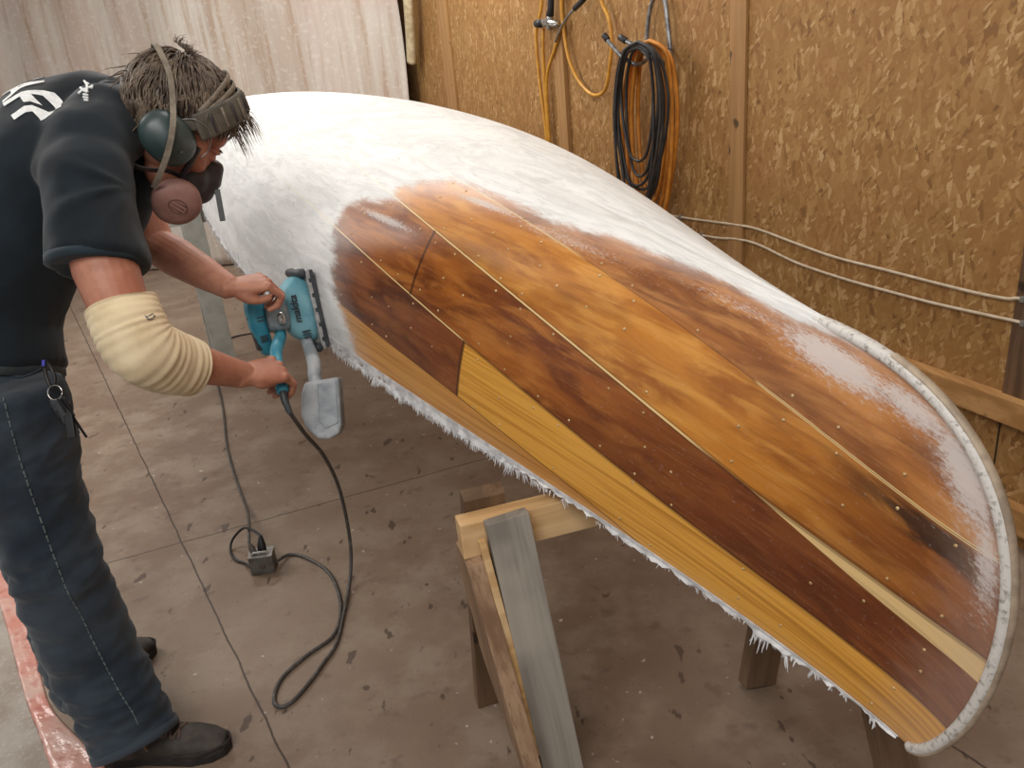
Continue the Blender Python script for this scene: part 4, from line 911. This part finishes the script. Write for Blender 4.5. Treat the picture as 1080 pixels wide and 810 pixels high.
        return (.011*low+.005*knee+.006*hip+.0025)*(f1+.5*f2-.6) + .007*noise.noise(q*5) + .0015*noise.noise(q*30)
    jeans = blob('jeans', b, .0058, M['denim'], root, smooth=4, disp=wr_j)
    jb = BVHTree.FromObject(jeans, bpy.context.evaluated_depsgraph_get())
    def onj(x, y, o=.0012): h = jb.ray_cast(cam_o, ray(x,y).normalized()); return (h[0]+h[1]*o) if h[0] else None
    th = simple('seam_thread', (104,112,112), .8, (70,80,84), 120)
    q = B(); pts = [onj(x,y) for x,y in ((4,420),(14,460),(26,500),(42,545),(58,590),(72,625),(86,650),(100,680),(113,705),(126,730),(140,752),(148,768))]; pts = [p for p in pts if p]
    fine = spline([Wd(x,y,1) for x,y in ((4,420),(14,460),(26,500),(42,545),(58,590),(72,625),(86,650),(100,680),(113,705),(126,730),(140,752),(146,765))],14); fine = [jb.ray_cast(cam_o, (p-cam_o).normalized()) for p in fine]; fine = [h[0]+h[1]*.0012 for h in fine if h[0]]
    for i in range(0,len(fine)-4,3): q.tube(fine[i:i+3], .0016, 5)
    q.build('side_seam', th, jeans)
    q = B(); pts = [onj(x,y,.002) for x,y in ((1,392),(14,397),(26,398),(38,393),(46,388))]; pts = [p for p in pts if p]
    if len(pts) > 2: q.tube(spline(pts,6), .003, 6); q.build('pocket_edge', M['denim'], jeans, smooth=True)
    q = B(); q.loft([Wd(-8,382,1.62),Wd(-8,396,1.62)], [(.174,.136),(.177,.138)], side=r_, n=48, dome=.03); q.build('waistband', cloth('waistband_denim',(62,66,64),(44,52,58),30,500), jeans, smooth=True)
    # turned hem of the near leg
    q = B(); q.loft([Wz(141,776,.084), Wz(144,783,.070)], [(.088,.095),(.088,.095)], side=r_, n=40, dome=.03); q.build('hem', M['denim'], jeans, smooth=True)
    # ---- shoes
    um = simple('grey_brown_shoe', (72,66,60), .75, (52,48,44), 30, bump=.3, bscale=200); so = simple('dark_sole', (46,40,38), .8, (34,30,28), 40); lc = simple('shoe_lace', (118,98,84), .8, (92,76,66), 60)
    for hl, to, nm in ((*shoeN,'n'),(*shoeF,'f')):
        d = (to-hl); L_ = d.length; d.normalize(); sd = d.cross(UP); P = lambda x,y,z: hl+d*(x*L_)+sd*y+UP*z
        out = [(0,.0),(.02,.022),(.12,.034),(.35,.032),(.55,.040),(.72,.047),(.88,.040),(.97,.022),(1,.0)]; poly = [(x*L_,y) for x,y in out]+[(x*L_,-y) for x,y in out[-2:0:-1]]
        q = B(); q.prism(poly, hl+UP*.013, d, sd, UP, .011); s = q.build('shoe', so, root, bevel=.004)
        s.name = 'sole'
        q = B()
        q.loft([P(.06,0,.035),P(.15,0,.040),P(.35,0,.042),P(.55,0,.040),P(.72,0,.036),P(.86,0,.031),P(.95,0,.027)], [(.028,.024),(.035,.036),(.035,.040),(.039,.034),(.043,.026),(.037,.020),(.024,.013)], side=sd, n=24, expo=.85, dome=.5)
        q.loft([P(.16,0,.05),P(.20,0,.085),P(.21,0,.105)], [(.036,.048),(.035,.046),(.036,.047)], side=sd, n=24, dome=.1)
        q.loft([P(.25,0,.085),P(.42,0,.075),P(.58,0,.060)], [(.022,.018),(.024,.016),(.022,.014)], side=sd, n=16)
        sk_ = B(); an = J['ankN'] if nm == 'n' else J['ankF']; sk_.loft([an+UP*.04, an, P(.20,0,.085), P(.24,0,.05)], [.041,.040,.038,.036], n=20); sk_.build('sock', M['black'], root, smooth=True)
        up_ = blob('shoe_upper', q, .0035, um, root, smooth=4)
        q = B(); bv = BVHTree.FromObject(up_, bpy.context.evaluated_depsgraph_get())
        def top(x,y): h = bv.ray_cast(P(x,y,.3), -UP); return h[0]+UP*.002 if h[0] else P(x,y,.08)
        for k in range(5):
            x = .36+.062*k; q.tube([top(x,-.024),top(x+.02,-.008),top(x+.035,.010),top(x+.05,.024)], .0026, 6); q.tube([top(x,.024),top(x+.02,.008),top(x+.035,-.010),top(x+.05,-.024)], .0026, 6)
        q.tube(spline([top(.36,-.01),P(.40,-.034,.085),P(.46,-.046,.055),top(.46,-.03),P(.38,-.03,.09)],6), .0024, 6)
        q.tube(spline([top(.36,.01),P(.40,.036,.085),P(.44,.046,.060),top(.42,.03)],6), .0024, 6); q.build('laces', lc, root, smooth=True)
        q = B(); q.loft([P(.60,.043,.030),P(.80,.043,.028),P(.97,.018,.027),P(1.0,0,.027),P(.97,-.018,.027),P(.80,-.043,.028),P(.60,-.043,.030)], [(.008,.003)]*7, side=UP, n=8); q.build('toe_rand', so, root, smooth=True)
    # ---- elbow bandage, slightly ridged
    pts = spline([Wd(128,322,1.412), Wd(137,345,1.41), Wd(151,368,1.42), Wd(176,381,1.465), Wd(202,388,1.515)], 16); n = len(pts)
    rad = []
    for i in range(n):
        t_ = i/(n-1); base_ = .063*(1-t_)+.057*t_+.006*math.sin(t_*PI); rad.append((base_+.0011*math.sin(i*1.5)+.003*noise.noise(Vector((i*.3,0,0))), base_+.0011*math.sin(i*1.5)))
    q = B(); q.loft(pts, rad, n=48, dome=.02); bo = q.build('elbow_bandage', M['bandage'], root, smooth=True)
    co = [v.co.copy() for v in bo.data.vertices]; no = [v.normal.copy() for v in bo.data.vertices]
    for v, c, n_ in zip(bo.data.vertices, co, no): v.co = c+n_*(.0035*noise.noise(c*16))
    q = B(); cl = BVHTree.FromObject(bo, bpy.context.evaluated_depsgraph_get())
    def onb(x,y): h = cl.ray_cast(cam_o, ray(x,y).normalized()); return h[0]+h[1]*.001 if h[0] else Wd(x,y,1.35)
    q.tube([onb(153,333),onb(156,337),onb(160,336),onb(163,333)], .0015, 6); q.tube([onb(154,335),onb(161,331)], .0012, 6); q.build('bandage_clip', M['steel'], bo, smooth=True)
    # ---- keys at the belt
    kr = Wd(57,402,1.47)
    q = B(); q.tube(spline([Wd(47,380,1.47),Wd(54,388,1.465),Wd(58,400,1.465),Wd(55,410,1.465),Wd(50,400,1.465),Wd(47,388,1.47)],6), .0035, 8); q.build('snap_hook', M['black'], root, smooth=True)
    q = B(); q.box(Wd(46,383,1.462), cr*.003, cu*.006, fwd*.002); q.build('blue_tab', simple('blue_tab',(60,60,180),.5), root, bevel=.001)
    q = B(); cc = Wd(58,414,1.46); q.tube([cc+cr*(.014*math.cos(a))+cu*(.014*math.sin(a)) for a in [2*PI*i/20 for i in range(21)]], .0016, 6); q.build('key_ring', M['chrome'], root, smooth=True)
    rng = random.Random(3)
    for k in range(5):
        p0 = cc+cu*-.012+cr*(-.004+.004*k); dd = (-UP+cr*(.05+.09*k)*.8+fwd*rng.uniform(-.1,.1)).normalized(); L_ = .040+.012*k; wv = (cr*.6+fwd*rng.uniform(-.8,.8)).normalized()
        q = B(); q.beam(p0, p0+dd*L_*.45, wv, .010, .0016); q.beam(p0+dd*L_*.45, p0+dd*L_, wv, .0042, .0012); q.build('key', M['dk'] if k % 2 else M['black'], root, bevel=.0008)
    q = B(); q.beam(cc-UP*.02+cr*.016, Wd(76,462,1.47), cr, .008, .003); q.build('black_strap', M['black'], root, bevel=.002)
    # ---- hair
    rng = random.Random(11); b = B(); C = HPt(.004,.060,-.085); ra = (.109,.086,.100)
    nu, nv = 60, 40; V = []; keep = {}
    for i in range(nu):
        for j in range(nv+1):
            ph = 2*PI*i/nu; th_ = PI*j/nv; d = (math.sin(th_)*math.cos(ph), math.sin(th_)*math.sin(ph), math.cos(th_)); fF, lL, uU = d[0]*ra[0]+.004, d[1]*ra[1], d[2]*ra[2]+.060
            s_ = uU-.79*fF-.006+(.03 if fF < -.06 else 0)+.006*noise.noise(Vector((fF*40,lL*40,0))); k = 1 if s_ > 0 else max(-.12, s_*3)
            wv = .006*noise.noise(Vector((fF*30,lL*30,uU*30)))+.003*noise.noise(Vector((fF*80,lL*80,uU*80)))
            m_ = 1.0 if s_ > 0 else .90; V.append(C+HF*(d[0]*(ra[0]*m_+wv))+HR*(d[1]*(ra[1]*m_+wv))+HU*(d[2]*(ra[2]*m_+wv)))
    Fc = [(i*(nv+1)+j,((i+1)%nu)*(nv+1)+j,((i+1)%nu)*(nv+1)+j+1,i*(nv+1)+j+1) for i in range(nu) for j in range(nv)]
    b.add(V,Fc)
    def lock(fF,lL,uU, dF,dL,dU, L_, r0_, g=.3, wave=.3, seg=7, clamp=False):
        p = C+HF*fF+HR*lL+HU*uU; d = (HF*dF+HR*dL+HU*dU).normalized(); pts = [p]; w1 = Vector([rng.uniform(-1,1) for _ in range(3)])
        for k in range(seg):
            d = (d-UP*g*.22+w1*wave*.16*math.sin(k*1.3+rng.random())).normalized(); q_ = pts[-1]+d*L_/seg
            v = q_-C; e = Vector((v.dot(HF)/ra[0], v.dot(HR)/ra[1], v.dot(HU)/ra[2])); 
            if e.length < 1.02 and (v.dot(HU)+.06-.79*v.dot(HF)) > 0: q_ = C+(v*(1.025/e.length))
            if clamp and e.length > 1.07: q_ = C+(v*(1.07/e.length))
            pts.append(q_)
        b.loft(pts, [r0_*(1-.12*abs(k-2))*(1 if k < seg-1 else .5)*(1-k/seg*.55) for k in range(seg+1)], n=5, dome=0)
    for i in range(2300):
        ph = rng.uniform(0,2*PI); cz = rng.uniform(-.75,1); sz = math.sqrt(1-cz*cz); d = (sz*math.cos(ph), sz*math.sin(ph), cz); fF, lL, uU = d[0]*ra[0], d[1]*ra[1], d[2]*ra[2]
        if uU+.06-.79*fF-.008 < (-.03 if fF < -.06 else 0): continue
        cr0 = (-.055,0,.085); tf, tl_, tu = fF-cr0[0], lL-cr0[1], uU-cr0[2]; n_ = math.sqrt(tf*tf+tl_*tl_+tu*tu)+1e-5
        out = .18; w2 = noise.noise(Vector((fF*22,lL*22,uU*22)))
        lock(fF*1.0, lL*1.0, uU*1.0, tf/n_+d[0]*out+w2*.6, tl_/n_+d[1]*out+w2*.5, tu/n_+d[2]*out-w2*.4, rng.uniform(.035,.075), rng.uniform(.0014,.0030), .25, 1.3, 8, rng.random() < .985)
    for i in range(120):     # fringe falling forward off the forehead
        lL = rng.uniform(-.05,.06); lock(.096+rng.uniform(-.02,.006), lL, .045+rng.uniform(-.03,.03), 1.0, lL*5, .05+rng.uniform(-.5,.3), rng.uniform(.035,.085), rng.uniform(.0006,.0014), 1.1, 1.3)
    for i in range(60): lock(-.05+rng.uniform(-.03,.02), rng.uniform(-.03,.03), .092, -.3+rng.uniform(-.6,.6), rng.uniform(-.5,.5), .9, rng.uniform(.015,.035), rng.uniform(.0007,.0014), 1.2, 1.)
    hair = b.build('hair', M['hair'], root, smooth=True)
    q = B()
    for i in range(90):
        l = -.085+(.032 if i % 2 else -.032)+rng.uniform(-.018,.018); p = HPt(.1045,.030+rng.uniform(-.003,.004),l); q.tube([p,p+HF*.004+HR*(.006 if l > -.085 else -.006)-HU*.001], .0006, 4)
    q.build('eyebrows', M['hair'], root)
    # ---- ear defenders
    ed = B(); arc = []; n = 40
    def arcp(th_, aw, ah, tilt, off=0.):  # arc over the head in a plane tilted forward
        return HPt(0,0,-.085)+HR*(aw*math.cos(th_))+(HU*math.cos(tilt)+HF*math.sin(tilt))*(ah*math.sin(th_))
    tilt = R(33)
    pts = [arcp(R(18)+(PI-R(36))*i/n, .107, .172, tilt) for i in range(n+1)]; sv = HF*math.cos(tilt)-HU*math.sin(tilt)
    eb = B(); eb.loft(pts, [(.027,.0045)]*(n+1), side=sv, n=16, expo=.5, dome=.3); band = eb.build('ear_defender_band', M['band'], root, smooth=True)
    for k in range(3, n-2, 3):
        q = B(); q.tube([pts[k]+(pts[k]-HPt(0,0.02,-.085)).normalized()*.0055+sv*x for x in (-.019,0,.019)], .0030, 6); q.build('band_rib', M['mask'] if (k//3) % 2 else M['strap'], band, smooth=True)
    for dt_, r__ in ((R(-13),.164),(R(-20),.166)):
        pts2 = [arcp(R(25)+(PI-R(50))*i/n, .104, r__+.008, tilt+dt_) for i in range(n+1)]
        q = B(); q.loft(pts2, [(.006,.0018)]*(n+1), side=sv, n=8, expo=.6, dome=.1); q.build('strap', M['strap'], band, smooth=True)
    for l in (1,-1):
        c0 = HPt(-.004,-.006,-.085+l*.094)
        q = B(); q.loft([c0-HR*l*.012, c0+HR*l*.004], [(.050,.040),(.054,.045)], side=HF, n=28, dome=.3); q.build('ear_cushion', M['mask'], root, smooth=True)
        q = B(); q.loft([c0+HR*l*.004, c0+HR*l*.016, c0+HR*l*.028+HF*.002, c0+HR*l*.037+HF*.003], [(.057,.047),(.056,.046),(.046,.038),(.026,.022)], side=HF*.94-HU*.2, n=32, expo=.9, dome=.25); cup = q.build('ear_cup', M['cup'], root, smooth=True)
        if l == 1:
            q = B(); m0 = c0+HR*.0335-HF*.030-HU*.004
            q.beam(m0+HR*.0, m0+HU*.014+HF*.002, HF, .0016, .0006); q.beam(m0+HF*.006+HU*.004, m0+HF*.009+HU*.015, HF, .0016, .0006); q.beam(m0+HU*.014, m0+HU*.015+HF*.009, HU, .0016, .0006); q.build('white_mark', M['print'], cup)
            q = B(); q.ell(c0+HR*.033+HF*.026-HU*.004, HF*.004, HU*.004, HR*.003, 10, 6); q.build('rivet', M['steel'], cup, smooth=True)
        q = B(); q.loft([c0+HR*l*.006+HU*.040+HF*.012, c0+HU*.060+HF*.032, pts[2 if l == 1 else n-2]], [(.012,.005),(.013,.005),(.020,.005)], side=sv, n=12, expo=.6); q.build('cup_yoke', M['band'], root, smooth=True)
        q = B(); q.tube(spline([c0+HU*.046+HF*.0+HR*l*.008, c0+HU*.062+HF*.020+HR*l*.012, c0+HU*.060+HF*.055+HR*l*.008, c0+HU*.030+HF*.075, c0+HU*.006+HF*.072],6), .0011, 6); q.build('wire_frame', M['steel'], root, smooth=True)
    # ---- respirator
    q = B()
    q.ell(HPt(.096,-.055,-.085), HF*.046, HR*.056, HU*.050, 28, 18); q.loft([HPt(.122,.000,-.085),HPt(.128,-.030,-.085),HPt(.124,-.062,-.085),HPt(.112,-.092,-.085)], [(.024,.022),(.034,.030),(.038,.034),(.030,.026)], side=HR, n=24, expo=.75, dome=.4)
    q.loft([HPt(.125,-.062,-.085),HPt(.150,-.070,-.085)], [.024,.021], n=18, dome=.4)
    for l in (1,-1): q.loft([HPt(.096,-.075,-.085+l*.03),HPt(.080,-.090,-.085+l*.080)], [.026,.024], n=16)
    resp = blob('respirator', q, .003, M['mask'], root, smooth=5)
    for l in (1,-1):
        ax = (HR*l*.93-HU*.22+HF*.1).normalized(); c0 = HPt(.078,-.098,-.085+l*.082)
        q = B(); q.loft([c0, c0+ax*.006, c0+ax*.024, c0+ax*.030], [.044,.048,.048,.042], n=36, dome=.12); ct = q.build('filter_cartridge', M['cart'], resp, smooth=True)
        ex = (HF-ax*HF.dot(ax)).normalized(); ey = ax.cross(ex); q = B(); t_ = c0+ax*.0350
        for rr_, a0_, a1_ in ((.019,0,2*PI),):
            q.tube([t_+ex*rr_*math.cos(a)+ey*rr_*.75*math.sin(a) for a in [a0_+(a1_-a0_)*i/24 for i in range(25)]], .0013, 6)
        for yy_ in (-.008,0,.008): q.tube([t_-ex*.013+ey*yy_, t_+ex*.013+ey*yy_], .0012, 6)
        q.build('embossed_mark', simple('filter_mark',(104,72,66),.7), ct, smooth=True)
    def surfpath(pts_, w_, name, mt):
        pp = spline([HPt(*a) for a in pts_], 8); q = B(); sd_ = []
        ctr_ = HPt(0,.03,-.085); N_ = len(pp); V = []; Fc = []
        for i,p in enumerate(pp):
            tn = (pp[min(i+1,N_-1)]-pp[max(i-1,0)]).normalized(); nn = (p-ctr_).normalized(); s_ = tn.cross(nn).normalized(); n2 = s_.cross(tn)*.0012
            V += [p-s_*w_-n2, p+s_*w_-n2, p+s_*w_+n2, p-s_*w_+n2]
        for i in range(N_-1):
            for k in range(4): Fc.append((i*4+k,i*4+(k+1)%4,(i+1)*4+(k+1)%4,(i+1)*4+k))
        Fc += [(3,2,1,0),((N_-1)*4,(N_-1)*4+1,(N_-1)*4+2,(N_-1)*4+3)]; q.add(V,Fc); return q.build(name, mt, resp)
    surfpath([(.024,-.100,.030),(.014,-.070,.052),(-.002,-.020,.062),(-.018,.020,.056),(-.034,.056,.022),(-.060,.095,-.010),(-.088,.118,-.045),(-.098,.125,-.085),(-.088,.118,-.125),(-.04,.06,-.176),(0,0,-.185)], .0055, 'head_strap', M['strap'])
    surfpath([(-.036,.060,.006),(.0,.100,-.004),(.030,.140,-.030),(.045,.163,-.085),(.03,.14,-.140),(0,.1,-.166)], .005, 'head_strap', M['strap'])
    surfpath([(.070,-.055,-.020),(.035,-.062,-.008),(.010,-.078,-.006),(-.020,-.090,-.010),(-.06,-.085,-.04)], .008, 'neck_strap', M['mask'])
    q = B(); q.tube([HPt(.060,.012,-.012),HPt(.064,-.025,-.014),HPt(.066,-.055,-.018)], .006, 8); q.build('side_strap', M['mask'], resp, smooth=True)
    q = B(); q.beam(Wd(229,200,1.56), Wd(235,233,1.56), cr, .0055, .002); q.build('hanging_strap_end', M['black'], resp, bevel=.001)
man()
